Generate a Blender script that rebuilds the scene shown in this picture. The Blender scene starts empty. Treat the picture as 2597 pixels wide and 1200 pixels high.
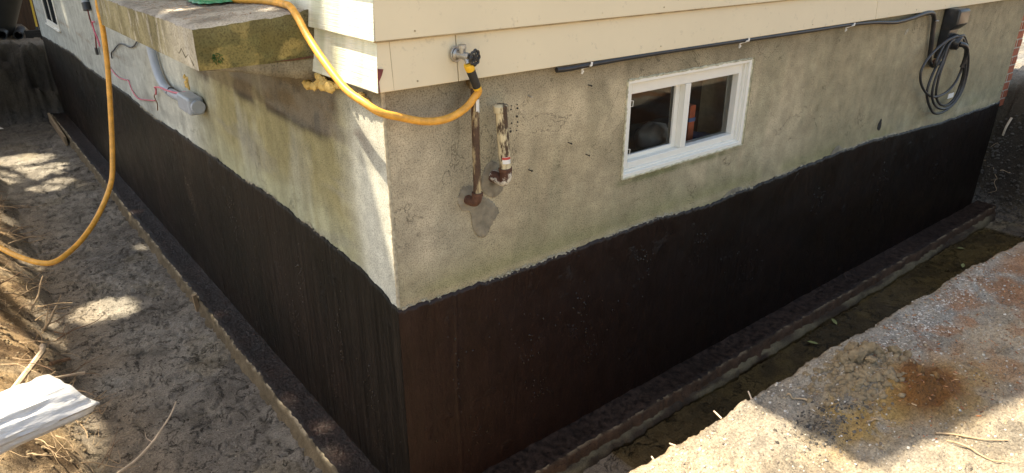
import bpy, bmesh, math, random
import numpy as np
from mathutils import Vector, Matrix
random.seed(7); RNG = np.random.RandomState(11)
scene = bpy.context.scene
COL = scene.collection

# ------------------------------------------------------------------ camera
cam_d = bpy.data.cameras.new("camera"); cam = bpy.data.objects.new("camera", cam_d); COL.objects.link(cam)
YAW, PITCH = math.radians(51.48), math.radians(23.66)
fw = Vector((math.cos(YAW)*math.cos(PITCH), math.sin(YAW)*math.cos(PITCH), -math.sin(PITCH)))
rt = Vector((math.sin(YAW), -math.cos(YAW), 0)); up = rt.cross(fw)
CP = Vector((-1.0778, -2.0298, 2.2622))
cam.matrix_world = Matrix(((rt.x, up.x, -fw.x, CP.x), (rt.y, up.y, -fw.y, CP.y), (rt.z, up.z, -fw.z, CP.z), (0, 0, 0, 1)))
cam_d.sensor_width = 36; cam_d.lens = 36*1769.5/2597; cam_d.clip_start = .05; cam_d.clip_end = 500
scene.camera = cam

# ------------------------------------------------------------------ light
SUN = Vector((-.30, .35, 1.0)).normalized()          # towards the sun
world = bpy.data.worlds.new("World"); scene.world = world; world.use_nodes = True
wn = world.node_tree; wn.nodes.clear()
wo = wn.nodes.new("ShaderNodeOutputWorld"); wb = wn.nodes.new("ShaderNodeBackground"); ws = wn.nodes.new("ShaderNodeTexSky")
ws.sky_type = 'NISHITA'; ws.sun_disc = False; ws.sun_elevation = math.asin(SUN.z); ws.sun_rotation = math.atan2(SUN.x, SUN.y)
ws.air_density = 1.0; ws.dust_density = 2.5; ws.ozone_density = .6
wb.inputs[1].default_value = .125
wn.links.new(ws.outputs[0], wb.inputs[0]); wn.links.new(wb.outputs[0], wo.inputs[0])
sl = bpy.data.lights.new("sun", 'SUN'); sl.energy = 5.0; sl.angle = math.radians(.7); sl.color = (1, .93, .82)
so = bpy.data.objects.new("sun", sl); COL.objects.link(so)
so.rotation_euler = SUN.to_track_quat('Z', 'Y').to_euler(); so.location = (-4, 5, 14)
vs = scene.view_settings
scene.display_settings.display_device = 'sRGB'
vs.view_transform = 'Standard'; vs.look = 'None'; vs.gamma = 1; vs.use_curve_mapping = False; vs.exposure = 1.50
vs.use_white_balance = True; vs.white_balance_temperature = 7600; vs.white_balance_tint = 8

# ------------------------------------------------------------------ numpy noise
def _h(ix, iy, s):
    n = (ix.astype(np.int64)*374761393 + iy.astype(np.int64)*668265263 + s*974711) & 0x7fffffff
    n = ((n ^ (n >> 13))*1274126177) & 0x7fffffff
    return ((n ^ (n >> 16)) & 0xffff)/65535.0
def vn(x, y, s=0):
    x = np.asarray(x, float); y = np.asarray(y, float)
    ix, iy = np.floor(x), np.floor(y); fx, fy = x-ix, y-iy
    fx = fx*fx*(3-2*fx); fy = fy*fy*(3-2*fy)
    return ((_h(ix, iy, s)*(1-fx)+_h(ix+1, iy, s)*fx)*(1-fy)+(_h(ix, iy+1, s)*(1-fx)+_h(ix+1, iy+1, s)*fx)*fy)
def fbm(x, y, o=4, s=0, g=.5):
    x = np.asarray(x, float); y = np.asarray(y, float)
    r = 0; a = 1; t = 0
    for k in range(o):
        r = r + a*vn(x*2**k+17.3*k, y*2**k-9.1*k, s+k); t += a; a *= g
    return r/t
def ss(a, b, x):
    t = np.clip((x-a)/(b-a), 0, 1); return t*t*(3-2*t)
def mix(a, b, t):
    t = np.asarray(t)[..., None]; return a*(1-t)+np.asarray(b)*t

# ------------------------------------------------------------------ object helpers
def link(o, parent=None):
    COL.objects.link(o)
    if parent: o.parent = parent
    return o
def tag(o, label=None, cat=None, group=None, kind=None):
    if label: o["label"] = label
    if cat: o["category"] = cat
    if group: o["group"] = group
    if kind: o["kind"] = kind
    return o
def thing(name, label, cat, group=None, loc=(0, 0, 0)):
    o = bpy.data.objects.new(name, None); o.location = loc; o.empty_display_size = .05
    link(o); return tag(o, label, cat, group)
def fast(name, V, F, mat, parent=None, col=None, smooth=True, extra=None):
    V = np.asarray(V, np.float32).reshape(-1, 3)
    F = np.asarray(F, np.int32); k = F.shape[1]
    if parent is not None and parent.location.length > 0: V = V-np.array(parent.location, np.float32)
    me = bpy.data.meshes.new(name)
    me.vertices.add(len(V)); me.vertices.foreach_set("co", V.ravel())
    me.loops.add(F.size); me.loops.foreach_set("vertex_index", F.ravel())
    me.polygons.add(len(F)); me.polygons.foreach_set("loop_start", np.arange(0, F.size, k, dtype=np.int32))
    me.update(calc_edges=True); me.validate()
    if smooth: me.polygons.foreach_set("use_smooth", np.ones(len(me.polygons), bool))
    if col is not None:
        c = np.asarray(col, np.float32).reshape(len(V), -1)
        if c.shape[1] == 3: c = np.concatenate([c, np.ones((len(V), 1), np.float32)], 1)
        a = me.color_attributes.new("Col", 'FLOAT_COLOR', 'POINT'); a.data.foreach_set("color", c.ravel())
    me.materials.append(mat)
    return link(bpy.data.objects.new(name, me), parent)
def gridf(n, m):
    i = np.arange(n*m).reshape(n, m)
    return np.stack([i[:-1, :-1], i[1:, :-1], i[1:, 1:], i[:-1, 1:]], -1).reshape(-1, 4)
class MB:
    """collects simple shapes into one mesh"""
    def __init__(s): s.v = []; s.f = []
    def add(s, V, F):
        b = len(s.v); s.v += [tuple(map(float, q)) for q in V]; s.f += [tuple(b+i for i in f) for f in F]; return s
    def box(s, a, b):
        x0, y0, z0 = a; x1, y1, z1 = b
        return s.add([(x0, y0, z0), (x1, y0, z0), (x1, y1, z0), (x0, y1, z0), (x0, y0, z1), (x1, y0, z1), (x1, y1, z1), (x0, y1, z1)],
                     [(0, 3, 2, 1), (4, 5, 6, 7), (0, 1, 5, 4), (1, 2, 6, 5), (2, 3, 7, 6), (3, 0, 4, 7)])
    def tube(s, P, r, n=10, cap=True):
        P = [Vector(p) for p in P]; N = len(P)
        R = [r(i/(N-1)) for i in range(N)] if callable(r) else ([r]*N if not isinstance(r, (list, tuple)) else r)
        V = []; u = None
        for i in range(N):
            t = (P[min(i+1, N-1)]-P[max(i-1, 0)]).normalized()
            if u is None:
                u = t.orthogonal().normalized()
            else:
                u = (u-t*u.dot(t)).normalized()
            w = t.cross(u)
            for k in range(n):
                a = 2*math.pi*k/n; V.append(P[i]+(u*math.cos(a)+w*math.sin(a))*R[i])
        F = [(i*n+k, i*n+(k+1) % n, (i+1)*n+(k+1) % n, (i+1)*n+k) for i in range(N-1) for k in range(n)]
        if cap: F += [tuple(range(n-1, -1, -1)), tuple((N-1)*n+k for k in range(n))]
        return s.add(V, F)
    def cyl(s, a, b, r, n=20, r2=None):
        return s.tube([a, b], [r, r if r2 is None else r2], n)
    def ball(s, c, r, n=12, sq=(1, 1, 1), wob=0):
        V = []; F = []; m = n//2
        for i in range(m+1):
            for k in range(n):
                t = math.pi*i/m; a = 2*math.pi*k/n; q = 1+wob*(random.random()-.5)
                V.append((c[0]+r*sq[0]*q*math.sin(t)*math.cos(a), c[1]+r*sq[1]*q*math.sin(t)*math.sin(a), c[2]+r*sq[2]*q*math.cos(t)))
        for i in range(m):
            for k in range(n):
                F.append((i*n+k, (i+1)*n+k, (i+1)*n+(k+1) % n, i*n+(k+1) % n))
        return s.add(V, F)
    def build(s, name, mat, parent=None, smooth=False, bevel=0, seg=2):
        me = bpy.data.meshes.new(name); V = s.v
        if parent is not None and parent.location.length > 0:
            l = parent.location; V = [(x-l.x, y-l.y, z-l.z) for x, y, z in V]
        me.from_pydata(V, [], s.f); me.update()
        bm = bmesh.new(); bm.from_mesh(me)
        bmesh.ops.remove_doubles(bm, verts=bm.verts, dist=1e-5); bmesh.ops.recalc_face_normals(bm, faces=bm.faces)
        bm.to_mesh(me); bm.free()
        me.materials.append(mat)
        if smooth:
            me.polygons.foreach_set("use_smooth", np.ones(len(me.polygons), bool))
            me.set_sharp_from_angle(angle=math.radians(48))
        o = link(bpy.data.objects.new(name, me), parent)
        if bevel:
            md = o.modifiers.new("bevel", 'BEVEL'); md.width = bevel; md.segments = seg; md.limit_method = 'ANGLE'; md.angle_limit = math.radians(40)
        return o
def crom(P, k=8):
    P = [Vector(p) for p in P]; Q = [P[0]*2-P[1]]+P+[P[-1]*2-P[-2]]; out = []
    for i in range(1, len(Q)-2):
        a, b, c, d = Q[i-1:i+3]
        for j in range(k):
            t = j/k; out.append(.5*((2*b)+(c-a)*t+(2*a-5*b+4*c-d)*t*t+(3*b-a-3*c+d)*t**3))
    out.append(P[-1]); return out

# ------------------------------------------------------------------ materials
def nmat(name):
    m = bpy.data.materials.new(name); m.use_nodes = True; nt = m.node_tree
    b = nt.nodes["Principled BSDF"]; return m, nt, b
def N(nt, t, **kw):
    n = nt.nodes.new(t)
    for k, v in kw.items():
        if k in n.inputs: n.inputs[k].default_value = v
        else: setattr(n, k, v)
    return n
def noise(nt, scale, detail=6, rough=.6, vec=None, stretch=None, dist=0):
    tc = N(nt, "ShaderNodeTexCoord"); v = tc.outputs["Object"]
    if stretch:
        mp = N(nt, "ShaderNodeMapping"); mp.inputs["Scale"].default_value = stretch; nt.links.new(v, mp.inputs[0]); v = mp.outputs[0]
    n = N(nt, "ShaderNodeTexNoise", Scale=scale, Detail=detail, Roughness=rough, Distortion=dist); nt.links.new(v, n.inputs["Vector"])
    return n.outputs["Fac"]
def ramp(nt, fac, stops):
    r = N(nt, "ShaderNodeValToRGB"); e = r.color_ramp.elements
    while len(e) < len(stops): e.new(.5)
    for i, (p, c) in enumerate(stops):
        e[i].position = p; e[i].color = (c, c, c, 1) if isinstance(c, (int, float)) else (*c, 1)
    nt.links.new(fac, r.inputs[0]); return r.outputs[0]
def mul(nt, a, b, f=1.0):
    m = N(nt, "ShaderNodeMix", data_type='RGBA', blend_type='MULTIPLY'); m.inputs[0].default_value = f
    nt.links.new(a, m.inputs[6]); nt.links.new(b, m.inputs[7]); return m.outputs[2]
def mixc(nt, f, a, b):
    m = N(nt, "ShaderNodeMix", data_type='RGBA')
    nt.links.new(f, m.inputs[0])
    for i, q in ((6, a), (7, b)):
        if isinstance(q, tuple): m.inputs[i].default_value = (*q, 1)
        else: nt.links.new(q, m.inputs[i])
    return m.outputs[2]
def bump(nt, b, hs, prev=None):
    for h, st, d in hs:
        n = N(nt, "ShaderNodeBump", Strength=st, Distance=d); nt.links.new(h, n.inputs["Height"])
        if prev: nt.links.new(prev, n.inputs["Normal"])
        prev = n.outputs[0]
    nt.links.new(prev, b.inputs["Normal"])
def plain(name, c, rough=.5, metal=0, var=.18, scale=30, bmp=.1, spec=.5, stretch=None, dark=None):
    m, nt, b = nmat(name)
    f = noise(nt, scale, 5, .6, stretch=stretch)
    lo = tuple(x*(1-var) for x in c) if dark is None else dark
    nt.links.new(ramp(nt, f, [(.3, lo), (.7, tuple(min(1, x*(1+var)) for x in c))]), b.inputs["Base Color"])
    b.inputs["Roughness"].default_value = rough; b.inputs["Metallic"].default_value = metal; b.inputs["Specular IOR Level"].default_value = spec
    if bmp: bump(nt, b, [(noise(nt, scale*4, 4, .6, stretch=stretch), bmp, .003)])
    return m
def vcol(nt):
    return N(nt, "ShaderNodeVertexColor", layer_name="Col")
def m_ground():
    m, nt, b = nmat("soil"); c = vcol(nt)
    big = ramp(nt, noise(nt, 9, 8, .68), [(.30, .72), (.7, 1.2)]); fine = ramp(nt, noise(nt, 120, 6, .7), [(.34, .48), (.52, 1.0), (.72, 1.35)])
    spk = ramp(nt, noise(nt, 330, 2, .5), [(.30, .35), (.42, 1.0)])
    ck = noise(nt, 5.5, 5, .62, dist=.9); ckd = N(nt, "ShaderNodeMath", operation='SUBTRACT'); nt.links.new(ck, ckd.inputs[0]); ckd.inputs[1].default_value = .5
    cka = N(nt, "ShaderNodeMath", operation='ABSOLUTE'); nt.links.new(ckd.outputs[0], cka.inputs[0])
    gate = ramp(nt, noise(nt, 11, 3, .6), [(.44, 1.0), (.56, 0.0)])
    gate2 = N(nt, "ShaderNodeMath", operation='MAXIMUM'); nt.links.new(gate, gate2.inputs[0]); nt.links.new(ramp(nt, c.outputs[1], [(.08, 1.0), (.2, 0.0)]), gate2.inputs[1])
    crk = N(nt, "ShaderNodeMath", operation='MAXIMUM'); nt.links.new(ramp(nt, cka.outputs[0], [(.0, 0.0), (.022, 1.0)]), crk.inputs[0]); nt.links.new(gate2.outputs[0], crk.inputs[1])
    crkc = ramp(nt, crk.outputs[0], [(0, .20), (1, 1.0)])
    base = mul(nt, mul(nt, mul(nt, c.outputs[0], big), fine), spk, .7)
    nt.links.new(mul(nt, base, crkc), b.inputs["Base Color"])
    r = N(nt, "ShaderNodeMapRange"); nt.links.new(c.outputs[1], r.inputs[0]); r.inputs[3].default_value = .95; r.inputs[4].default_value = .16
    wn_ = N(nt, "ShaderNodeMath", operation='MULTIPLY'); nt.links.new(ramp(nt, noise(nt, 14, 4, .6), [(.42, 1.0), (.62, 3.2)]), wn_.inputs[0]); nt.links.new(r.outputs[0], wn_.inputs[1]); wn_.use_clamp = True
    nt.links.new(wn_.outputs[0], b.inputs["Roughness"]); b.inputs["Specular IOR Level"].default_value = .4
    bump(nt, b, [(noise(nt, 24, 8, .7), .8, .03), (noise(nt, 110, 6, .72), .8, .010), (noise(nt, 400, 2, .5), .4, .003), (crk.outputs[0], .8, .012)])
    return m
def m_concrete(name="parged_concrete", speck=1.0, sc=190):
    m, nt, b = nmat(name); c = vcol(nt)
    fine = ramp(nt, noise(nt, sc, 3, .6), [(.34, .52), (.5, 1.0), (.72, 1.18)])
    mid = mul(nt, ramp(nt, noise(nt, 11, 7, .66), [(.3, .74), (.68, 1.14)]), ramp(nt, noise(nt, 2.6, 6, .66), [(.34, .84), (.6, 1.06)]))
    mid = mul(nt, mid, ramp(nt, noise(nt, 10, 5, .6, stretch=(1, 1, .12)), [(.34, .92), (.56, 1.03)]))
    hl = N(nt, "ShaderNodeMath", operation='SUBTRACT'); nt.links.new(noise(nt, 2.3, 6, .55, dist=.6), hl.inputs[0]); hl.inputs[1].default_value = .5
    ha = N(nt, "ShaderNodeMath", operation='ABSOLUTE'); nt.links.new(hl.outputs[0], ha.inputs[0])
    hm = N(nt, "ShaderNodeMath", operation='MAXIMUM'); nt.links.new(ramp(nt, ha.outputs[0], [(.0, .45), (.0035, 1.0)]), hm.inputs[0]); nt.links.new(ramp(nt, noise(nt, 1.7, 2, .5), [(.50, 1.0), (.60, 0.0)]), hm.inputs[1])
    mid = mul(nt, mid, hm.outputs[0])
    pit = ramp(nt, noise(nt, 70, 2, .5), [(.24, .35), (.29, 1.0)])
    nt.links.new(mul(nt, mul(nt, mul(nt, c.outputs[0], fine, speck), mid), pit, .7), b.inputs["Base Color"])
    b.inputs["Roughness"].default_value = .93; b.inputs["Specular IOR Level"].default_value = .25
    bump(nt, b, [(noise(nt, 7, 5, .5), .3, .02), (noise(nt, sc, 3, .6), .35, .003)])
    return m
def m_tar(name, ca, cb, stretch, rough=.42, st=.5, spec=.35, brown=None):
    m, nt, b = nmat(name)
    f = noise(nt, 1.3, 7, .62); g = noise(nt, 14, 6, .65, stretch=stretch)
    c1 = ramp(nt, f, [(.36, ca), (.66, cb)])
    if brown:
        tc = N(nt, "ShaderNodeTexCoord"); sx = N(nt, "ShaderNodeSeparateXYZ"); nt.links.new(tc.outputs["Object"], sx.inputs[0])
        ad = N(nt, "ShaderNodeMath", operation='MULTIPLY_ADD'); nt.links.new(f, ad.inputs[0]); ad.inputs[1].default_value = 1.6; nt.links.new(sx.outputs[0], ad.inputs[2])
        md_ = N(nt, "ShaderNodeMapRange"); nt.links.new(ad.outputs[0], md_.inputs[0]); md_.inputs[1].default_value = .65; md_.inputs[2].default_value = 2.9
        c1 = mixc(nt, ramp(nt, md_.outputs[0], [(.0, 1.0), (.45, .6), (1.0, 0.0)]), c1, brown)
    nt.links.new(mul(nt, c1, ramp(nt, g, [(.3, .70), (.7, 1.25)] if brown else [(.36, .35), (.64, 1.9)])), b.inputs["Base Color"])
    nt.links.new(ramp(nt, noise(nt, 5, 5, .6), [(.3, rough*.8), (.7, rough*1.4)]), b.inputs["Roughness"])
    b.inputs["Specular IOR Level"].default_value = spec
    spots = ramp(nt, noise(nt, 6.5, 3, .6), [(.62, .0), (.72, 1.0)])
    lump = mul(nt, spots, noise(nt, 60, 5, .7))
    sw = noise(nt, 22, 5, .6, stretch=(1, 1, .25) if brown else stretch, dist=2.2)
    bump(nt, b, [(sw, .35, .008), (noise(nt, 14, 6, .65, stretch=stretch), st, .012), (lump, .45, .02), (noise(nt, 120, 4, .7), .45, .004)])
    return m
def m_paint(name, c, grain=0.0, ax='x', chips=0.0):
    m, nt, b = nmat(name)
    f = noise(nt, 2.2, 6, .6); base = ramp(nt, f, [(.3, tuple(x*.93 for x in c)), (.7, c)])
    dirt = ramp(nt, noise(nt, 26, 6, .7), [(.27, .62), (.40, 1.0)])
    base = mul(nt, base, dirt, .6)
    st = (1, 1, 1)
    if grain:
        st = (1, .35, 14)
        gr = noise(nt, 8, 5, .55, stretch=st, dist=1.2)
        base = mul(nt, base, ramp(nt, gr, [(.32, .86), (.5, 1.0)]), .7)
        w = noise(nt, 3.2, 4, .6, stretch=(1, 3, .5)); base = mul(nt, base, ramp(nt, w, [(.38, (.78, .80, .68)), (.6, (1.05, 1.05, 1.0))]))
    nt.links.new(base, b.inputs["Base Color"])
    b.inputs["Roughness"].default_value = .55; b.inputs["Specular IOR Level"].default_value = .35
    if grain: bump(nt, b, [(noise(nt, 8, 5, .55, stretch=st, dist=1.2), grain, .008), (noise(nt, 200, 3, .6), .12, .002)])
    else: bump(nt, b, [(noise(nt, 5, 4, .5), .12, .01), (noise(nt, 260, 3, .6), .10, .0015)])
    return m
def m_rust(name, paint, rustc, thr, scale=16, stretch=(1, 1, .35)):
    m, nt, b = nmat(name)
    f = noise(nt, scale, 8, .72, stretch=stretch); mask = ramp(nt, f, [(thr-.035, 0.0), (thr+.035, 1.0)])
    rc = ramp(nt, noise(nt, 60, 5, .7), [(.3, tuple(x*.45 for x in rustc)), (.7, rustc)])
    pc = ramp(nt, noise(nt, 20, 5, .6), [(.3, tuple(x*.8 for x in paint)), (.7, paint)])
    nt.links.new(mixc(nt, mask, rc, pc), b.inputs["Base Color"])
    b.inputs["Roughness"].default_value = .7
    bump(nt, b, [(mask, .4, .003), (noise(nt, 120, 4, .7), .35, .003)])
    return m
def m_glass(name, tint=(.55, .6, .58), refl=.10):
    m, nt, b = nmat(name); nt.nodes.remove(b); out = nt.nodes["Material Output"]
    t = N(nt, "ShaderNodeBsdfTransparent"); t.inputs[0].default_value = (*tint, 1)
    g = N(nt, "ShaderNodeBsdfGlossy", Roughness=.02); lw = N(nt, "ShaderNodeFresnel", IOR=1.5); mx = N(nt, "ShaderNodeMixShader")
    bp = N(nt, "ShaderNodeBump", Strength=.04, Distance=.01); nt.links.new(noise(nt, 3, 2, .5), bp.inputs["Height"]); nt.links.new(bp.outputs[0], g.inputs["Normal"])
    nt.links.new(lw.outputs[0], mx.inputs[0]); nt.links.new(t.outputs[0], mx.inputs[1]); nt.links.new(g.outputs[0], mx.inputs[2]); nt.links.new(mx.outputs[0], out.inputs[0])
    return m
M = {}
M['soil'] = m_ground()
M['concrete'] = m_concrete()
M['slab'] = m_concrete("landing_concrete", .8, 150)
M['tarR'] = m_tar("bitumen_front", (.010, .0065, .0045), (.017, .0095, .0068), (1, 1, .7), .34, .5, .26, (.030, .0145, .010))
M['tarL'] = m_tar("bitumen_side", (.006, .0055, .004), (.017, .0115, .0085), (1, 3.0, .07), .34, .9, .17)
M['tarF'] = m_tar("bitumen_footing", (.009, .005, .004), (.019, .010, .0075), (4, 4, 4), .10, 1.0, .36)
M['tarF2'] = m_tar("bitumen_footing_front", (.020, .013, .0095), (.034, .022, .016), (2, 2, 2), .45, .6, .10)
M['cream'] = m_paint("cream_paint", (.74, .635, .44))
M['offwhite'] = m_paint("old_offwhite_paint", (.74, .74, .64), grain=.5)
M['white'] = plain("white_vinyl", (.80, .78, .70), .35, var=.025, scale=14, bmp=.03)
M['hose'] = plain("yellow_rubber", (.70, .34, .055), .48, var=.26, scale=34, bmp=.10)
M['yellowcap'] = plain("yellow_plastic", (.8, .45, .03), .4, var=.08)
M['black'] = plain("black_rubber", (.018, .018, .018), .5, var=.3, scale=60, bmp=.15)
M['blackplastic'] = plain("black_plastic", (.022, .023, .024), .33, var=.2, scale=40, bmp=.08)
M['cable'] = plain("dark_cable", (.035, .035, .036), .42, var=.2, scale=30, bmp=.05)
M['conduit'] = plain("black_conduit", (.022, .022, .023), .38, var=.35, scale=20, bmp=.15)
M['metal'] = plain("dull_zinc", (.42, .41, .38), .42, .85, var=.25, scale=60, bmp=.15)
M['brass'] = plain("old_brass", (.22, .15, .07), .5, .7, var=.35, scale=60, bmp=.3)
M['rust1'] = m_rust("rusty_cream_paint", (.56, .43, .23), (.10, .05, .025), .515, 13, (1, 1, .22))
M['rust2'] = m_rust("flaking_cream_paint", (.74, .62, .38), (.09, .05, .025), .465, 17, (1, 1, .32))
M['rustwhite'] = m_rust("white_paint_on_rust", (.72, .67, .56), (.12, .045, .022), .545, 15, (1, 1, 1))
M['rust'] = plain("brown_rust", (.10, .042, .022), .8, 0, var=.45, scale=60, bmp=.5)
M['patch'] = plain("fresh_cement", (.24, .205, .145), .85, var=.38, scale=22, bmp=.9)
M['hole'] = plain("dark_hole", (.03, .026, .02), .9, var=.3, bmp=0)
M['glass'] = m_glass("window_glass", (.88, .90, .87))
M['screenglass'] = m_glass("screened_glass", (.52, .52, .50))
M['room'] = plain("basement_wall", (.16, .15, .09), .9, var=.2, scale=5, bmp=.1)
M['bag'] = plain("white_bag", (.55, .55, .52), .5, var=.2, scale=9, bmp=.4)
M['redbox'] = plain("red_carton", (.55, .12, .05), .6, var=.35, scale=14, bmp=.1)
M['bluecloth'] = plain("blue_cloth", (.10, .15, .33), .8, var=.4, scale=14, bmp=.4)
M['pvc'] = plain("grey_pvc", (.36, .40, .45), .4, var=.10, scale=18, bmp=.06)
M['pink'] = plain("pink_wire", (.62, .13, .19), .45, var=.12)
M['foam'] = plain("yellow_foam", (.62, .42, .13), .65, var=.30, scale=35, bmp=.5)
M['tarp'] = plain("green_plastic", (.035, .22, .10), .33, var=.30, scale=14, bmp=.25)
M['tarpdark'] = plain("dark_green_plastic", (.012, .07, .03), .35, var=.30, scale=14, bmp=.2)
M['sheet'] = plain("milky_plastic", (.80, .80, .80), .16, var=.16, scale=18, bmp=.7, stretch=(.15, 2.5, 2.5))
M["sheet"].node_tree.nodes["Principled BSDF"].inputs["Transmission Weight"].default_value = .4
M['root'] = plain("dry_root", (.42, .30, .18), .8, var=.35, scale=40, bmp=.3)
M['rootdark'] = plain("dark_root", (.20, .12, .07), .85, var=.4, scale=40, bmp=.3)
M['stick'] = plain("peeled_stick", (.58, .46, .33), .7, var=.2, scale=30, bmp=.3)
M['wood'] = plain("weathered_board", (.30, .22, .13), .8, var=.35, scale=14, bmp=.3, stretch=(1, .2, 1))
M['redpaint'] = plain("old_red_paint", (.17, .035, .03), .7, var=.25, scale=50, bmp=.1)
M['brick'] = plain("red_brick", (.36, .10, .045), .85, var=.35, scale=22, bmp=.4)
M['mortar'] = plain("mortar", (.46, .39, .30), .9, var=.2, scale=40, bmp=.4)
M['greybox'] = plain("grey_green_paint", (.16, .17, .14), .6, var=.15, scale=20, bmp=.1)
M['bin'] = plain("black_bin_plastic", (.02, .022, .023), .5, var=.2, scale=8, bmp=.08)
M['broomyellow'] = plain("yellow_handle", (.66, .44, .04), .4, var=.08)
M['fence'] = plain("dark_brown_board", (.05, .03, .02), .85, var=.35, scale=10, bmp=.3, stretch=(4, 4, .3))
M['roof'] = plain("brown_shingle", (.09, .075, .065), .9, var=.3, scale=20, bmp=.4)
M['bark'] = plain("bark", (.12, .09, .065), .9, var=.4, scale=12, bmp=.6, stretch=(1, 1, .2))
M['seamdirt'] = plain('nail_dirt', (.40, .32, .20), .8, var=.2, bmp=0)
M['leaf'] = plain("leaf_green", (.07, .11, .03), .55, var=.4, scale=3, bmp=0)
M['clod'] = plain("soil_clod", (.20, .15, .088), .95, var=.35, scale=60, bmp=.7)
M['clodrust'] = plain("rusty_clod", (.19, .10, .035), .95, var=.4, scale=60, bmp=.7)
M['stone'] = plain("pale_stone", (.44, .40, .33), .85, var=.3, scale=40, bmp=.4)
M['gravel'] = plain("dark_gravel", (.075, .064, .05), .85, var=.4, scale=60, bmp=.4)
M['chip'] = plain("bark_chip", (.38, .13, .05), .8, var=.65, scale=45, bmp=.2)
_m, _nt, _b = nmat('toned_chips'); _nt.links.new(vcol(_nt).outputs[0], _b.inputs['Base Color']); _b.inputs['Roughness'].default_value = .85; M['toned'] = _m
M['litter'] = plain('dry_litter', (.25, .15, .09), .8, var=.5, scale=60, bmp=0)
M['chippale'] = plain("pale_chip", (.58, .55, .50), .8, var=.25, scale=9, bmp=.2)
M['moss'] = plain("green_moss", (.03, .10, .02), .9, var=.4, scale=60, bmp=.6)
M['sticker'] = plain("white_sticker", (.75, .74, .70), .4, var=.05, bmp=0)
M['stickerblue'] = plain("blue_print", (.10, .16, .45), .4, var=.05, bmp=0)
M['stickerred'] = plain("red_print", (.50, .06, .05), .4, var=.10, bmp=0)
M['lightcrust'] = plain("crumbling_lime", (.40, .35, .25), .95, var=.35, scale=60, bmp=.6)
M['paleleaf'] = plain("fallen_leaf", (.22, .24, .08), .6, var=.3, scale=20, bmp=.1)
def m_water():
    m, nt, b = nmat("muddy_water"); nt.nodes.remove(b); out = nt.nodes["Material Output"]
    t = N(nt, "ShaderNodeBsdfTransparent"); t.inputs[0].default_value = (.80, .74, .58, 1)
    g = N(nt, "ShaderNodeBsdfGlossy", Roughness=.04); fr = N(nt, "ShaderNodeFresnel", IOR=1.33); mx = N(nt, "ShaderNodeMixShader")
    bp = N(nt, "ShaderNodeBump", Strength=.06, Distance=.01); nt.links.new(noise(nt, 9, 2, .5), bp.inputs["Height"])
    nt.links.new(bp.outputs[0], g.inputs["Normal"])
    nt.links.new(fr.outputs[0], mx.inputs[0]); nt.links.new(t.outputs[0], mx.inputs[1]); nt.links.new(g.outputs[0], mx.inputs[2]); nt.links.new(mx.outputs[0], out.inputs[0])
    return m
M['water'] = m_water()

# ------------------------------------------------------------------ ground: one sheet with the L-shaped trench dug into it
XL, YF, YE, XE = -.93, -.86, 9.15, 6.02       # trench base lines: left bank, front bank, far end, right end
FLOOR = -.085
def top_h(x, y):
    return .82+.15*ss(5, 9.3, y)*ss(.5, -1.5, x)+.22*ss(4.6, 6.4, x)+.02*ss(-1, -3, x)
def ground_h(x, y):
    w1 = (fbm(x*3, y*3, 4, 3)-.5); w2 = (fbm(x*2.6+9, y*2.6, 4, 8)-.5)
    xx = x+w1*.13; yy = y+w2*.05+.035*(fbm(x*13, y*13, 4, 9, .65)-.5)
    tl = (XL-xx)/(.85+.12*w2); tf = ((YF-.035*np.maximum(x, 0))-yy)/.13; te = (yy-YE+.5*w1)/.40; tr = (xx-XE)/.34
    T = np.maximum(np.maximum(tl, tf), np.maximum(te*(x < .05), tr*(y < .3)))
    t = np.clip(T, 0, 1); steep = (tf >= tl); prof = np.where(steep, .25, .8)*t+np.where(steep, .75, .2)*t*t*(3-2*t)
    tp = top_h(x, y)
    onb = np.clip(T, 0, 1)*np.clip(2.2-T, 0, 1)
    floor = FLOOR+.03*(fbm(x*2.2, y*2.2, 3, 21)-.5)
    rid = 1-np.abs(2*fbm(x*7+3*w1, y*7, 4, 30)-1)
    mud = .022*(fbm(x*10, y*10, 4, 40, .6)-.5)-.016*ss(.86, .98, rid)
    # front trench floor: flatter, sinks under a shallow puddle
    fr = ss(.0, -.25, y)*ss(-.3, .4, x)
    floor = floor-fr*(.016*ss(.9, 1.6, x)+.004); mud = mud*(1-.3*fr)
    z = floor*(1-prof)+tp*prof+mud*(1-.6*np.clip(T, 0, 1))
    z = z+onb*(.17*(fbm(x*6, y*6, 5, 50, .64)-.5))*(1-.72*(tf >= T-1e-6))
    out = ss(.95, 1.3, T)
    z = z+out*(.060*(fbm(x*4, y*4, 5, 60, .6)-.5)+.032*(fbm(x*14, y*14, 5, 64, .68)-.5)+.010*np.maximum(0, fbm(x*38, y*38, 2, 66)-.60)*6)
    # loose spoil heaps on the front bank
    for (cx, cy, r, h) in ((1.19, -1.16, .15, .05), (1.31, -1.24, .09, .03), (1.24, -1.36, .13, .045), (.92, -1.22, .15, .02), (.55, -1.18, .2, .015)):
        d = np.hypot(x-cx, y-cy)/r
        z = z+h*np.exp(-d*d*1.4)*(.2+1.6*fbm(x*22, y*22, 4, 70, .65))
    # floor under the house
    z = np.where((x > .02) & (y > .02) & (x < 5.80) & (y < 9.43), -.35, z)
    return z, T, w1, fr
def lines(segs):
    L = [segs[0][0]]
    for a, b, d0, d1 in segs:
        x = a
        while x < b-1e-6:
            t = (x-a)/(b-a); x += d0*(1-t)+d1*t; L.append(min(x, b))
    return np.unique(np.round(np.array(L), 4))
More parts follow.
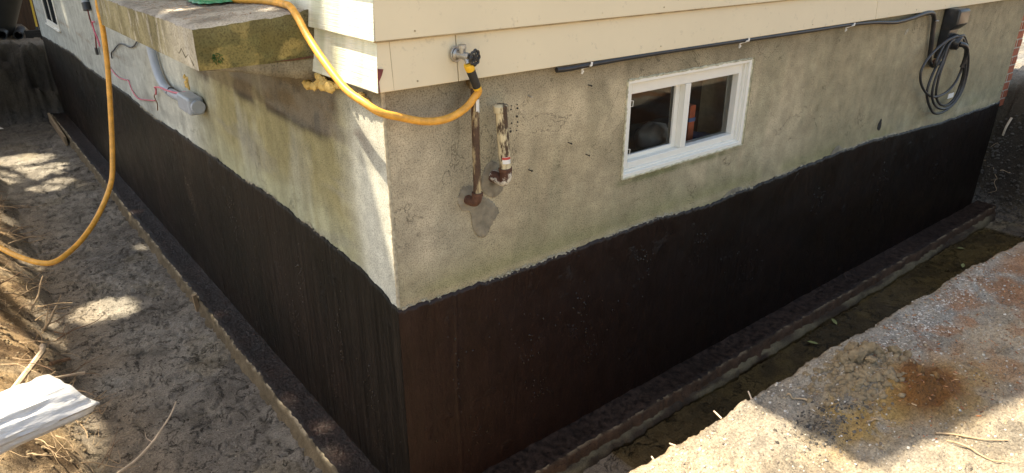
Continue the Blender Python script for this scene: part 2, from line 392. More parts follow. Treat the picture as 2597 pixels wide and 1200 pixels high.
gx = lines([(-60, -6, 9, 1), (-6, -2, .8, .05), (-2, -1.45, .03, .012), (-1.45, 0, .011, .011), (0, 1.9, .012, .013), (1.9, 6.6, .02, .035), (6.6, 12, .05, .8), (12, 60, 1, 9)])
gy = lines([(-60, -6, 9, 1), (-6, -2.3, .6, .03), (-2.3, -.75, .012, .011), (-.75, 0, .014, .014), (0, 4, .012, .022), (4, 10.2, .024, .05), (10.2, 16, .07, .8), (16, 60, 1, 9)])
GX, GY = np.meshgrid(gx, gy, indexing='ij')
GZ, GT, GW, GFR = ground_h(GX, GY)
def soil_colour(x, y, T, fr):
    n1 = fbm(x*2.1, y*2.1, 5, 80); n2 = fbm(x*6, y*6, 5, 84); n3 = fbm(x*1.1, y*1.1, 4, 88)
    mud = mix(np.ones(x.shape+(3,))*np.array((.235, .213, .18)), (.32, .295, .25), ss(.35, .65, n1))
    mud = mix(mud, (.14, .127, .108), ss(.52, .70, n2)*.7)
    mud = mix(mud, (.34, .27, .13), ss(.62, .72, fbm(x*3.3, y*3.3, 3, 92))*.2)
    mud = mix(mud, (.33, .27, .20), ss(-.55, -.85, x)*.8*ss(8, 3, y))
    mud = mix(mud, (.42, .41, .37), np.exp(-((x+.80)/.11)**2-((y-1.95)/.13)**2)*.8)
    mud = mix(mud, (.10, .088, .072), ss(7.5, 8.7, y)*.8)  # far floor darkened in the colour to stand for its shade
    fm = mix(np.ones(x.shape+(3,))*np.array((.15, .125, .09)), (.23, .19, .12), ss(.50, .62, fbm(x*3.5, y*5, 4, 96)))
    mud = mix(mud, fm, fr)
    mud = mix(mud, (.31, .24, .165), fr*ss(2.0, .9, x))
    bank = mix(np.ones(x.shape+(3,))*np.array((.36, .24, .13)), (.46, .325, .18), ss(.4, .62, n2))
    bank = mix(bank, (.13, .08, .042), ss(.50, .62, fbm(x*7, y*7, 5, 98, .6))*.95)
    bank = mix(bank, (.45, .36, .25), ss(.55, .7, fbm(x*4, y*4, 4, 99))*.6)
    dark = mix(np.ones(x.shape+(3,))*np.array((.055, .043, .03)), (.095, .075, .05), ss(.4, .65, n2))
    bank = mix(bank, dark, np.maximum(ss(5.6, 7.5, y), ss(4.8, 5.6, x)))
    top = mix(np.ones(x.shape+(3,))*np.array((.40, .345, .27)), (.50, .405, .285), ss(.40, .6, n1))
    top = mix(top, (.32, .295, .25), ss(.2, .7, n3)*.6); top = mix(top, (.20, .175, .14), ss(.56, .68, fbm(x*11, y*11, 4, 736))*.55)
    g = lambda cx, cy, rx, ry: np.exp(-((x-cx)/rx)**2-((y-cy)/ry)**2)
    lump = ss(.35, .6, n2)
    top = mix(top, (.33, .315, .28), np.clip(1.2*g(1.75, -1.15, .6, .12), 0, 1))
    top = mix(top, (.42, .27, .085), np.clip(2.1*g(1.0, -1.29, .24, .10)*ss(.36, .56, fbm(x*8, y*8, 5, 733, .6)), 0, .9))
    top = mix(top, (.40, .265, .10), np.clip(1.2*g(1.35, -1.42, .22, .10)*lump*1.5, 0, .8))
    top = mix(top, (.19, .075, .016), np.clip(2.8*g(1.26, -1.37, .13, .075)*ss(.28, .56, fbm(x*9, y*9, 5, 730, .62)), 0, .92))
    top = mix(top, (.20, .175, .135), np.clip(1.2*g(.79, -1.24, .10, .05)*(lump), 0, .75))
    top = mix(top, (.36, .165, .07), np.clip(ss(1.25, 1.9, x)*ss(.42, .56, n2)*ss(-1.08, -1.2, y), 0, 1)*.75)
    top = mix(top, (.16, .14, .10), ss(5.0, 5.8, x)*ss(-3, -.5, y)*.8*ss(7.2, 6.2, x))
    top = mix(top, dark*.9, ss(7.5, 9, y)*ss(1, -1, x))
    c = mix(mud, bank, ss(.06, .22, T)); c = mix(c, top, ss(.9, 1.1, T))
    wet = (1-ss(.05, .2, T))*(.35+.65*ss(.42, .6, fbm(x*2.5, y*2.5, 4, 120)))*np.where(y > 4.5, .35, 1.0)
    wet = np.maximum(wet, (1-ss(.05, .2, T))*np.exp(-((x+.45)/.28)**2-((y-1.1)/.45)**2)*1.0*ss(.35, .5, fbm(x*5, y*5, 3, 121))); wet = np.maximum(wet, (1-ss(.05, .2, T))*np.exp(-((x+.80)/.13)**2-((y-1.95)/.16)**2))
    return c, wet
GC, GWET = soil_colour(GX, GY, GT, GFR)
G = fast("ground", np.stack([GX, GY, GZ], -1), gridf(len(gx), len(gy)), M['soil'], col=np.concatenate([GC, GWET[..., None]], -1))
G["kind"] = "structure"
def gh(x, y):
    return float(ground_h(np.array([[float(x)]]), np.array([[float(y)]]))[0][0, 0])
wx = np.linspace(1.0, 5.6, 60)
WV = []; 
for x in wx: WV += [(x, -.19, -.091), (x, -.98-.03*x, -.091)]
wa = fast("puddle_water", WV, [(2*i, 2*i+1, 2*i+3, 2*i+2) for i in range(len(wx)-1)], M['water']); wa["kind"] = "structure"

# ------------------------------------------------------------------ house
HW, HD, SB, EXP = 5.83, 9.45, 1.786, .16
house = thing("house", "cream sided house on a grey concrete foundation with black waterproofed base", "house")
# front foundation wall (faces -Y), painted with its stains
OX0, OX1, OZ0, OZ1 = 1.166, 2.096, 1.230, 1.680
def wall_front():
    xs = np.unique(np.concatenate([lines([(0, 2.2, .010, .012), (2.2, HW, .018, .03)]), [OX0, OX1]])); zs = np.unique(np.concatenate([np.linspace(0, .88, 6), np.arange(.88, 1.80, .011), [1.80, OZ0, OZ1]]))
    X, Z = np.meshgrid(xs, zs, indexing='ij')
    Y = -.004*(fbm(X*5, Z*5, 4, 5)-.5)
    # the foundation's front corner is chipped and slightly rounded
    n1 = fbm(X*1.6, Z*1.6, 5, 200); n2 = fbm(X*5, Z*5, 5, 205); vs_ = fbm(X*9, Z*1.2, 4, 210)
    c = mix(np.ones(X.shape+(3,))*np.array((.45, .37, .235)), (.55, .455, .30), ss(.35, .65, n1))
    c = mix(c, (.30, .255, .16), ss(.5, .72, n2)*.6)
    c = mix(c, (.33, .30, .19), ss(.45, .65, vs_)*.45)
    c = mix(c, (.52, .46, .35), np.exp(-((X-.12)/.3)**2)*.55)                       # paler near the corner
    c = mix(c, (.21, .175, .115), ss(1.60, 1.79, Z+.10*(n2-.5))*.75)                 # rain-splashed band below the siding
    c = mix(c, (.34, .295, .16), ss(1.22, 1.0, Z+.15*(n1-.5))*.55)                    # algae above the old soil line
    c = mix(c, (.20, .18, .13), np.exp(-((X-.285)/.035)**2)*ss(1.32, 1.45, Z)*.45)   # damp streak behind the thin pipe
    c = mix(c, (.19, .19, .09), np.exp(-((X-1.6)/.5)**4)*np.exp(-((Z-1.215)/.016)**2)*(.3+.7*ss(.4,.6,n2)))
    c = mix(c, (.365, .305, .185), ss(2.0, 3.0, X)*.6)
    c = mix(c, (.42, .40, .29), np.exp(-((X-4.6)/.7)**2)*np.exp(-((Z-1.02)/.07)**2)*.7*ss(.4, .6, n2))
    c = mix(c, (.30, .28, .13), np.exp(-((Z-1.0)/.05)**2)*ss(.45, .62, fbm(X*3, Z*3, 4, 240))*.6)
    c = mix(c, (.54, .42, .27), np.exp(-((Z-(.975+.02*(n2-.5)))/.022)**2)*.5)
    ra = ss(.62, .7, fbm(X*14, Z*14, 3, 250))*np.exp(-((Z-1.75)/.03)**2)*ss(.5, .2, X)
    c = mix(c, (.20, .05, .03), ra*.8)
    F = gridf(len(xs), len(zs)); i = np.arange(len(xs)*len(zs)).reshape(len(xs), len(zs))
    cx = X[:-1, :-1].ravel()+.001; cz = Z[:-1, :-1].ravel()+.001
    F = F[~((cx > OX0) & (cx < OX1) & (cz > OZ0) & (cz < OZ1))]
    return fast("foundation_wall", np.stack([X, Y, Z], -1), F, M['concrete'], house, col=c)
wall_front()
def wall_left():
    ys = lines([(0, 3.4, .010, .016), (3.4, HD, .02, .06)]); zs = np.concatenate([np.linspace(0, .88, 6), np.arange(.90, 1.81, .012)])
    Y, Z = np.meshgrid(ys, zs, indexing='ij')
    X = -.004*(fbm(Y*5, Z*5, 4, 15)-.5)
    n1 = fbm(Y*1.4, Z*1.4, 5, 300); n2 = fbm(Y*5, Z*5, 5, 305); vs_ = fbm(Y*7, Z*.8, 4, 310); vf = fbm(Y*22, Z*1.3, 3, 312)
    c = mix(np.ones(Y.shape+(3,))*np.array((.47, .465, .385)), (.58, .575, .49), ss(.35, .65, n1))
    c = mix(c, (.45, .465, .43), ss(2.6, 4.2, Y)*.8)
    gr = ss(.15, .45, Y)*ss(2.6, 1.6, Y)
    c = mix(c, (.36, .315, .165), np.clip(gr*.95*(.55+.6*ss(.3, .6, fbm(Y*3.5, Z*1.8, 4, 351))), 0, 1))                        # greenish-yellow algae below the landing
    c = mix(c, (.44, .44, .30), gr*.7*ss(1.28, 1.1, Z+.12*(n1-.5)))
    c = mix(c, (.25, .215, .105), gr*ss(.5, .64, vf)*.28)
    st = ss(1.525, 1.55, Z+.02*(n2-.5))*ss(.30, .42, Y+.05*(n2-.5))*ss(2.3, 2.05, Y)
    c = mix(c, (.17, .125, .075), np.clip(st*1.1*(.62+.6*ss(.35, .6, n2)), 0, .95))                       # dark brown band under the landing
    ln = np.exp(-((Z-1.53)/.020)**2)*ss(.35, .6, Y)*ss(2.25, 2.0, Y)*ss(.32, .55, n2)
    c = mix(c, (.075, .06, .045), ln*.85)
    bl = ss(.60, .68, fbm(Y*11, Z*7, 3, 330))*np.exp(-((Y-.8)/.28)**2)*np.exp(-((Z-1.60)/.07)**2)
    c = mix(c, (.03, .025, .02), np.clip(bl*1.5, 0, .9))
    c = mix(c, (.20, .13, .10), ss(.52, .64, fbm(Y*8, Z*8, 3, 333))*np.exp(-((Y-.22)/.09)**2)*np.exp(-((Z-1.55)/.07)**2)*.9)
    c = mix(c, (.16, .13, .07), ss(1.66, 1.78, Z)*ss(.45, .1, Y)*.8)
    c = mix(c, (.26, .25, .22), ss(.55, .68, fbm(Y*2.2, Z*9, 4, 340))*.35)
    c = mix(c, (.30, .235, .17), np.exp(-((Z-(1.33+.015*np.sin(Y*2)))/.015)**2)*ss(3.6, 4.2, Y)*ss(.4, .6, n2)*.6)
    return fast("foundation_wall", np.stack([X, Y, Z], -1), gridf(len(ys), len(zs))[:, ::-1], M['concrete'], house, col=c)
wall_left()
# remaining faces of the foundation
mb = MB(); mb.box((HW-.25, .012, -.2), (HW, HD, 1.80)); mb.box((.012, HD-.25, -.2), (HW-.26, HD-.001, 1.80))
mb.build("foundation_wall", plain("plain_concrete", (.36, .33, .26), .9), house)
# front corner arris: chipped mortar bead down the corner
mb = MB(); mb.tube([(0.004, .004, z) for z in np.linspace(.98, 1.80, 60)], [.006+.003*random.random() for _ in range(60)], 7); mb.build("corner_bead", M['lightcrust'], house, smooth=True)

def tar_top_front(x):
    px = [0, .15, .25, .46, .74, 1.03, 1.44, 1.81, 2.23, 2.67, 3.12, 3.63, 4.2, 4.67, 5.16, 5.83]
    pz = [.977, .970, .968, .965, .968, .972, .979, .954, .963, .977, .992, .991, .962, .942, .938, .929]
    return np.interp(x, px, pz)+.018*(fbm(np.asarray(x)*9, np.asarray(x)*0, 4, 400)-.5)+.014*(fbm(np.asarray(x)*60, np.asarray(x)*0+3, 3, 410)-.5)
def tar_top_left(y):
    py = [0, .12, .28, .49, .68, .94, 1.23, 1.58, 2.07, 2.42, 2.91, 3.49, 4.17, 5.2, 6.26, 6.8, 9.3]
    pz = [.978, 1.005, 1.038, 1.05, 1.066, 1.06, 1.08, 1.053, 1.059, 1.046, 1.05, 1.02, 1.044, 1.035, 1.02, 1.06, .98]
    return np.interp(y, py, pz)+.024*(fbm(np.asarray(y)*7, np.asarray(y)*0, 4, 420)-.5)+.018*(fbm(np.asarray(y)*45, np.asarray(y)*0+3, 3, 430)-.5)
def tar(us, topf, front):
    t = np.array([0, .05, .12, .2, .3, .4, .5, .6, .7, .8, .88, .94, .98, 1, 1])
    U, Tt = np.meshgrid(us, t, indexing='ij'); top = topf(us)[:, None]
    Z = -.002+(top+.002)*Tt
    off = .007+.004*(fbm(U*3, Z*3, 4, 440)-.5)+.004*(fbm(U*14, Z*4, 4, 445)-.5)
    if front: off = off+.0035*np.exp(-((U-.245-.006*np.sin(Z*9))/.007)**2)+.003*(fbm(U*40, Z*9, 3, 447)-.5)
    if not front: off = off+.003*(fbm(U*26, Z*2.0, 3, 446)-.5)
    off[:, -2] *= .8; off[:, -1] = -.004
    if front: V = np.stack([U, -off, Z], -1); F = gridf(len(us), len(t))
    else: V = np.stack([-off, U, Z], -1); F = gridf(len(us), len(t))[:, ::-1]
    o = fast("waterproof_coating", V, F, M['tarR'] if front else M['tarL'], house)
    o["label"] = "dark brown brushed bitumen coating on the front wall" if front else "black bitumen coating with vertical brush strokes on the left wall"
    return o
tar(lines([(-.004, 2, .005, .007), (2, HW, .009, .02)]), tar_top_front, True)
tar(lines([(-.006, 2.4, .005, .008), (2.4, 9.4, .012, .05)]), tar_top_left, False)
M['tarlump'] = plain("bitumen_lump", (.018, .012, .009), .13, var=.3, scale=60, bmp=.4, spec=.6)
def lumps(front, centres, n):
    V = []; F = []
    for (cu, cz, ru, rz) in centres:
        for i in range(n):
            u, z = cu+RNG.normal()*ru, cz+RNG.normal()*rz; r = RNG.uniform(.0012, .0042); b = len(V); st_ = RNG.uniform(1, 2.4); a0 = RNG.rand()*6.28
            for k in range(6):
                a = a0+k*1.0472; q = r*RNG.uniform(.7, 1.2); V.append((u+q*math.cos(a), -.007, z+q*math.sin(a)*st_) if front else (-.007, u+q*math.cos(a), z+q*math.sin(a)*st_))
            V.append((u, -.009-r*.9, z) if front else (-.009-r*.9, u, z))
            for k in range(6): F.append((b+k, b+(k+1) % 6, b+6) if front else (b+(k+1) % 6, b+k, b+6))
    o = fast("bitumen_lump", V, F, M['tarlump'], house, smooth=True); o["kind"] = "stuff"
lumps(True, [(.93, .62, .03, .06), (1.02, .42, .05, .05), (1.35, .78, .04, .05), (.62, .55, .04, .06), (.72, .30, .05, .06), (1.8, .70, .05, .05), (2.3, .45, .06, .08), (3.0, .7, .05, .05), (3.9, .6, .06, .08), (4.8, .55, .07, .08), (.35, .25, .05, .08), (.25, .55, .01, .18), (1.5, .35, .5, .25), (.5, .6, .3, .25)], 26)
lumps(False, [(.55, .6, .02, .07), (.95, .7, .03, .08), (1.1, .45, .03, .06), (.3, .45, .03, .06), (1.9, .7, .04, .08), (2.8, .6, .05, .10), (.7, .25, .04, .05), (1.5, .8, .5, .15), (.2, .2, .1, .1)], 24)
# pale crumbled lip of old plaster just above the bitumen
def crust(us, topf, front, dens):
    V = []; F = []
    for u in us:
        if vn(u*6, 0, 77)+.3*vn(u*40, 0, 78) < dens: continue
        z = float(topf(np.array([u]))[0])+RNG.uniform(-.004, .008); r = RNG.uniform(.0015, .0050); b = len(V)
        for k in range(5):
            a = 2*math.pi*k/5+RNG.rand(); q = r*RNG.uniform(.7, 1.5)
            V.append((u+q*math.cos(a)*1.5, -.0035, z+q*math.sin(a)) if front else (-.0035, u+q*math.cos(a)*1.5, z+q*math.sin(a)))
        V.append((u, -.0035-r*1.2, z) if front else (-.0035-r*1.2, u, z))
        for k in range(5): F.append((b+k, b+(k+1) % 5, b+5) if front else (b+(k+1) % 5, b+k, b+5))
    o = fast("plaster_crumb", V, F, M['lightcrust'], house, smooth=False); o["kind"] = "stuff"
crust(np.arange(.0, 5.8, .004), tar_top_front, True, .62); crust(np.arange(.0, 8, .005), tar_top_left, False, .78)

# footing ledges (bitumen top, pale broken concrete edge)
def footing(us, front):
    w = .157+.010*(fbm(us*8, us*0, 4, 500)-.5)+.016*(fbm(us*30, us*0+5, 3, 505)-.5)
    R = [(0, .008), (.25, .003), (.5, .0), (.75, .0), (.93, .001), (1.0, -.006)]
    V = []; n = len(R)
    for i, u in enumerate(us):
        for a, dz in R:
            z = dz+.006*(vn(u*20, a*4, 510)-.5)+.004*(vn(u*70, a*14, 511)-.5)
            V.append((u, -w[i]*a-.004*(a == 0), z) if front else (-w[i]*a-.004*(a == 0), u, z))
    F = gridf(len(us), n)
    o = fast("footing_top", V, F[:, ::-1] if not front else F, M['tarF2'] if front else M['tarF'], house); o["label"] = "glossy bitumen-coated ledge of the footing"
    V = []
    for i, u in enumerate(us):
        for k, (dw, z) in enumerate([(-.003, -.001), (.004, -.008), (.003, -.045), (.010, -.075), (.018, -.2)]):
            d = w[i]+dw*(1+2*vn(u*25, k, 520))+.010*(fbm(np.array([u*38]), np.array([k*3.]), 4, 521)[0]-.5)*(k > 0); zz = z+.012*(fbm(np.array([u*30]), np.array([k*2.]), 4, 522)[0]-.5)*(k > 0)
            V.append((u, -d, zz) if front else (-d, u, zz))
    c = np.ones((len(us), 5, 3))*np.array((.19, .155, .10) if not front else (.10, .062, .038)); c *= (.6+.8*fbm(np.repeat(us[:, None], 5, 1)*15, np.arange(5)[None]*1.0+us[:, None]*0, 4, 530))[..., None]
    c[:, 0] = (.16, .125, .078) if front else (.34, .29, .20)
    c[:, 0] *= (.25+1.2*ss(.38, .62, fbm(us*26, us*0, 3, 531)))[:, None]
    F = gridf(len(us), 5)
    fast("footing_edge", V, F[:, ::-1] if not front else F, M['slab'], house, col=c)
footing(lines([(-.15, 2.4, .005, .007), (2.4, 5.98, .010, .02)]), True)
footing(lines([(-.15, 3, .008, .010), (3, 9.2, .014, .04)]), False)
# lower, paler broken ledge below the front footing
us = lines([(.0, 2.4, .006, .008), (2.4, 5.9, .012, .02)]); V = []
for u in us:
    d = .195+.035*(fbm(np.array([u*5]), np.array([0.]), 4, 540)[0]-.5)+.02*(fbm(np.array([u*30]), np.array([0.]), 4, 541)[0]-.5)
    for a, z in ((.158, -.060), (d-.012, -.062), (d, -.072), (d+.012, -.10), (d+.004, -.16)): V.append((u, -a, z+.018*(fbm(np.array([u*26]), np.array([a*40.]), 4, 542)[0]-.5)))
c = mix(np.ones((len(us), 5, 3))*np.array((.165, .14, .085)), (.055, .04, .027), ss(.34, .54, fbm(np.repeat(us[:, None], 5, 1)*3.2, np.arange(5)[None]*.25+us[:, None]*0, 4, 545)))
fast("footing_base", V, gridf(len(us), 5), M['slab'], house, col=c)

# siding courses, mitred at the corner
def soff(z):                                     # how far a course stands out of the wall at height z
    k = math.floor((z-SB)/EXP+1e-6); t = (z-SB)/EXP-k; return .026-.012*t
def board(front, k, a, b, mat, mitre, bo=.026, to=.013):
    z0 = SB+k*EXP+.001; z1 = SB+(k+1)*EXP+.012; V = []
    for z, o in ((z0, bo), (z1, to)):
        for e in (a, b):
            ea = -o if (mitre and e == a) else e
            V.append((ea, -o, z) if front else (-o, ea, z))
    for z in (z0, z1):
        for e in (a, b):
            V.append((e, -.001, z) if front else (-.001, e, z))
    # 0,1 bottom front; 2,3 top front; 4,5 bottom back; 6,7 top back
    mb = MB().add(V, [(0, 1, 3, 2), (4, 6, 7, 5), (0, 4, 5, 1), (2, 3, 7, 6), (0, 2, 6, 4), (1, 5, 7, 3)])
    return mb.build("siding_board", mat, house, bevel=.0025, seg=2)
joints = {0: [.284, 3.242], 1: [4.9], 2: [1.7, 4.2], 3: [2.9]}
for k in range(4):
    j = [0]+joints[k]+[HW]
    for i in range(len(j)-1): board(True, k, j[i]+(0 if i == 0 else .0018), j[i+1]-(.0018 if i < len(j)-2 else 0), M['cream'], i == 0)
    j = [[0, 4.4, HD], [0, 2.7, 6.8, HD], [0, 5.0, HD], [0, 3.6, HD]][k]
    for i in range(len(j)-1): board(False, k, j[i]+(0 if i == 0 else .0018), j[i+1]-.0018, M['offwhite'], i == 0, bo=.034, to=.010)
for k in (1, 2, 3):
    z = SB+k*EXP; m = MB(); m.box((-.0245, -.0262, z-.0035), (HW, -.0135, z+.0008)); m.build("lap_seam", plain("seam_dirt", (.36, .25, .12), .9, var=.4, scale=12), house)
m = MB(); m.tube([(.030, -.0262+.0008, SB+.003), (.030, -.0150, SB+EXP-.006)], .0011, 5); m.build("corner_seam", plain("seam_caulk", (.46, .38, .25), .9), house)
for k in range(3):
    for i in range(14):
        x = .12+i*.405+.02*(i % 3); z = SB+k*EXP+.022; MB().cyl((x, -.020, z), (x, -.0262, z), .0032, 8).build("nail_head", M['cream'] if i % 3 else M['seamdirt'], house)
# house above the frame: plain upper wall, gable and roof that throw the shade
EZ = 4.43; PIT = .69
zt = SB+4*EXP+.012
mb = MB(); mid = HW/2; ridge = EZ+PIT*(mid+.35)
prof = [(0, zt), (HW, zt), (HW, EZ+PIT*.30), (mid, ridge-.05), (0, EZ+PIT*.30)]
n = len(prof); mb.add([(x, -.01, z) for x, z in prof]+[(x, HD, z) for x, z in prof], [tuple(range(n)), tuple(range(2*n-1, n-1, -1))]+[(i, i+n, (i+1) % n+n, (i+1) % n) for i in range(n)])
mb.build("upper_wall", M['cream'], house)
mb = MB()
for sgn in (0, 1):
    e = -.35 if not sgn else HW+.35
    P = [(e, EZ), (mid, ridge), (mid, ridge+.10), (e, EZ+.10)]
    mb.add([(x, -.15, z) for x, z in P]+[(x, HD+.3, z) for x, z in P], [(0, 1, 2, 3), (7, 6, 5, 4), (0, 4, 5, 1), (1, 5, 6, 2), (2, 6, 7, 3), (3, 7, 4, 0)])
mb.build("roof", M['roof'], house)
# basement floor slab so that no light leaks up
MB().box((.3, .3, -.30), (HW-.3, HD-.3, -.2)).build("basement_floor", M['room'], house)
MB().box((.03, .02, 1.81), (HW-.03, HD-.3, 1.85)).build("floor_deck", M['room'], house)
# basement window in the front wall
def bwindow():
    w = MB()      # reveal of the opening
    r = .30
    w.add([(OX0, 0, OZ0), (OX1, 0, OZ0), (OX1, 0, OZ1), (OX0, 0, OZ1), (OX0, r, OZ0), (OX1, r, OZ0), (OX1, r, OZ1), (OX0, r, OZ1)],
          [(0, 4, 5, 1), (1, 5, 6, 2), (2, 6, 7, 3), (3, 7, 4, 0)])
    win = w.build("window", plain("reveal_concrete", (.60, .56, .36), .9, var=.15), house)
    win["label"] = "white sliding basement window in the front wall"
    def ring(x0, x1, z0, z1, wl, wr, wb, wt, y0, y1, name="frame", bev=.003):
        m = MB()
        m.box((x0, y0, z0), (x0+wl, y1, z1)); m.box((x1-wr, y0, z0), (x1, y1, z1))
        m.box((x0+wl, y0, z0), (x1-wr, y1, z0+wb)); m.box((x0+wl, y0, z1-wt), (x1-wr, y1, z1))
        return m.build(name, M['white'], win, bevel=bev)
    ring(1.170, 2.074, 1.236, 1.677, .011, .022, .020, .016, -.003, .10, "frame")
    ring(1.181, 2.052, 1.256, 1.661, .004, .014, .010, .006, .012, .09, "frame")
    ring(1.185, 2.038, 1.266, 1.655, .040, .029, .031, .047, .022, .085, "frame")
    MB().box((1.594, .020, 1.2975), (1.633, .080, 1.6075)).build("mullion", M['white'], win, bevel=.003)
    ring(1.226, 1.5935, 1.2975, 1.6075, .004, .030, .020, .004, .052, .080, "sash", .002)
    fast("pane", [(1.229, .064, 1.301), (1.565, .064, 1.301), (1.565, .064, 1.6035), (1.229, .064, 1.6035)], [(0, 1, 2, 3)], M['screenglass'], win)
    fast("pane", [(1.634, .056, 1.2985), (2.0085, .056, 1.2985), (2.0085, .056, 1.6075), (1.634, .056, 1.6075)], [(0, 1, 2, 3)], M['glass'], win)
    for z in (1.565, 1.345):
        c = MB(); c.tube([(1.226, .026, z-.012), (1.238, .024, z-.012), (1.240, .024, z+.012), (1.226, .026, z+.014)], .0016, 6); c.build("screen_clip", M['white'], win)
    for x in (1.235, 1.93):
        MB().box((x, .018, 1.272), (x+.035, .0215, 1.277)).build("weep_cover", M['white'], win)
    cm = plain("old_caulk", (.50, .47, .33), .8, var=.45, scale=35, bmp=.4); cl_ = []
    for (a, b_) in (((1.168, 1.234), (2.078, 1.234)), ((2.076, 1.236), (2.076, 1.676)), ((2.074, 1.679), (1.170, 1.679)), ((1.168, 1.677), (1.168, 1.236))):
        n_ = 60; P = [(a[0]+(b_[0]-a[0])*i/n_+random.uniform(-.0012, .0012), -.002, a[1]+(b_[1]-a[1])*i/n_+random.uniform(-.002, .002)) for i in range(n_+1)]
        MB().tube(P, [random.uniform(.003, .0065) for _ in P], 6).build("caulk", cm, win, smooth=True)
    # room behind the glass
    m = MB(); a, b = (.75, .30, .55), (2.9, 2.2, 1.80)
    x0, y0, z0 = a; x1, y1, z1 = b
    m.add([(x0, y0, z0), (x1, y0, z0), (x1, y1, z0), (x0, y1, z0), (x0, y0, z1), (x1, y0, z1), (x1, y1, z1), (x0, y1, z1)], [(0, 1, 2, 3), (4, 7, 6, 5), (1, 5, 6, 2), (2, 6, 7, 3), (3, 7, 4, 0)])
    m.build("room_lining", M['room'], win)
    MB().box((.85, .302, 1.14), (2.8, .75, 1.19)).build("shelf", M['room'], win)
bwindow()
b = MB(); b.ball((1.60, .20, 1.305), .095, 18, (1.15, .8, .85), .22); tag(b.build("plastic_bag", M['bag'], smooth=True), "white plastic bag standing behind the left window pane", "bag")
t = thing("carton", "red carton behind the right window pane", "box"); MB().box((1.83, .16, 1.232), (1.875, .28, 1.445)).build("carton_body", M['redbox'], t, bevel=.003); MB().box((1.828, .158, 1.36), (1.877, .282, 1.38)).build("band", M['bluecloth'], t)
b = MB(); b.ball((1.985, .20, 1.245), .085, 16, (1.0, .9, .25), .3); tag(b.build("folded_cloth", M['bluecloth'], smooth=True), "blue cloth lying beside the red carton behind the window", "cloth")
# far window in the left wall
def lwindow():
    m = MB(); m.box((-.012, 7.42, 1.24), (-.001, 7.47, 1.70)); m.box((-.012, 8.34, 1.24), (-.001, 8.40, 1.70)); m.box((-.012, 7.47, 1.24), (-.001, 8.34, 1.29)); m.box((-.012, 7.47, 1.66), (-.001, 8.34, 1.70))
    w = m.build("window", M['white'], house, bevel=.003); w["label"] = "small white basement window in the left wall"
    MB().box((-.03, 7.40, 1.225), (-.0012, 8.42, 1.2395)).build("sill", M['white'], w, bevel=.003)
    MB().box((-.006, 7.47, 1.29), (-.002, 8.34, 1.66)).build("pane", plain("dark_pane", (.02, .028, .035), .08, var=.1, bmp=0), w)
    MB().box((-.010, 7.88, 1.29), (-.0065, 7.91, 1.66)).build("mullion", M['white'], w)
lwindow()
# cement patches, drill holes, chip of red paint
def blob(name, P, mat, dep=.004, parent=house, n=120, seed=1):
    P = [Vector((a, 0, b)) for a, b in P]; Q = crom(P+[P[0]], max(3, n//len(P)))[:-1]
    c = sum(Q, Vector())/len(Q); V = []; F = []
    K = len(Q)
    for ring, (s, d) in enumerate(((1.0, .0012), (.97, dep), (.6, dep*1.25), (.25, dep*1.3))):
        for i, q in enumerate(Q):
            w = 1+.13*(random.random()-.5)*(ring == 0)+.05*(random.random()-.5)*(ring == 1); p = c+(q-c)*s*w; V.append((p.x, -d-.0012*random.random(), p.z))
    for r in range(3):
        for i in range(K): F.append((r*K+i, r*K+(i+1) % K, (r+1)*K+(i+1) % K, (r+1)*K+i))
    F.append(tuple(3*K+i for i in range(K)))
    return MB().add(V, F).build(name, mat, parent, smooth=True)
blob("cement_patch", [(.276, 1.337), (.292, 1.381), (.328, 1.391), (.352, 1.378), (.401, 1.329), (.439, 1.300), (.471, 1.252), (.450, 1.225), (.424, 1.19), (.405, 1.165), (.372, 1.172), (.345, 1.215), (.331, 1.286), (.295, 1.30)], M['patch'])
blob("cement_patch", [(.386, 1.401), (.412, 1.454), (.454, 1.460), (.49, 1.413), (.487, 1.337), (.439, 1.318), (.395, 1.352)], M['patch'])
blob("cement_patch", [(3.05, .985), (3.09, 1.02), (3.14, 1.035), (3.19, 1.01), (3.22, .99), (3.12, .975)], M['patch'])
blob("cement_patch", [(1.97, .955), (2.02, .985), (2.10, .99), (2.14, .975), (2.05, .955)], M['patch'])
for (x, z, r) in ((.532, 1.648, .004), (.563, 1.648, .005), (.561, 1.617, .006), (.535, 1.595, .004), (.564, 1.595, .004), (.563, 1.579, .003), (.528, 1.577, .003), (.559, 1.563, .003), (.530, 1.564, .006), (.533, 1.662, .003), (.562, 1.662, .003)):
    o = MB().cyl((x, .004, z), (x, -.0028, z), r*.8, 9).build("drill_hole", M['hole'], house)
blob("wall_scar", [(3.62, 1.09), (3.655, 1.125), (3.67, 1.10), (3.675, 1.065), (3.66, 1.045), (3.63, 1.06)], M['hole'], .002)
blob("paint_splash", [(3.72, 1.66), (3.74, 1.685), (3.77, 1.69), (3.765, 1.67), (3.735, 1.655)], M['lightcrust'], .002)
# red brush-shaped drip on the siding corner
def onsid(x, z): return (x, -.0285+.012*(z-SB)/EXP-.0012, z)
mb = MB(); P = [(-.026, 1.787), (-.0225, 1.787), (-.0225, 1.823), (-.010, 1.842), (-.002, 1.860), (-.024, 1.864), (-.0255, 1.84), (-.0262, 1.82)]
mb.add([onsid(x, z) for x, z in P], [tuple(range(len(P)))]); o = mb.build("paint_drip", M['redpaint'], house); o["label"] = "dark red paint drip at the corner of the siding"

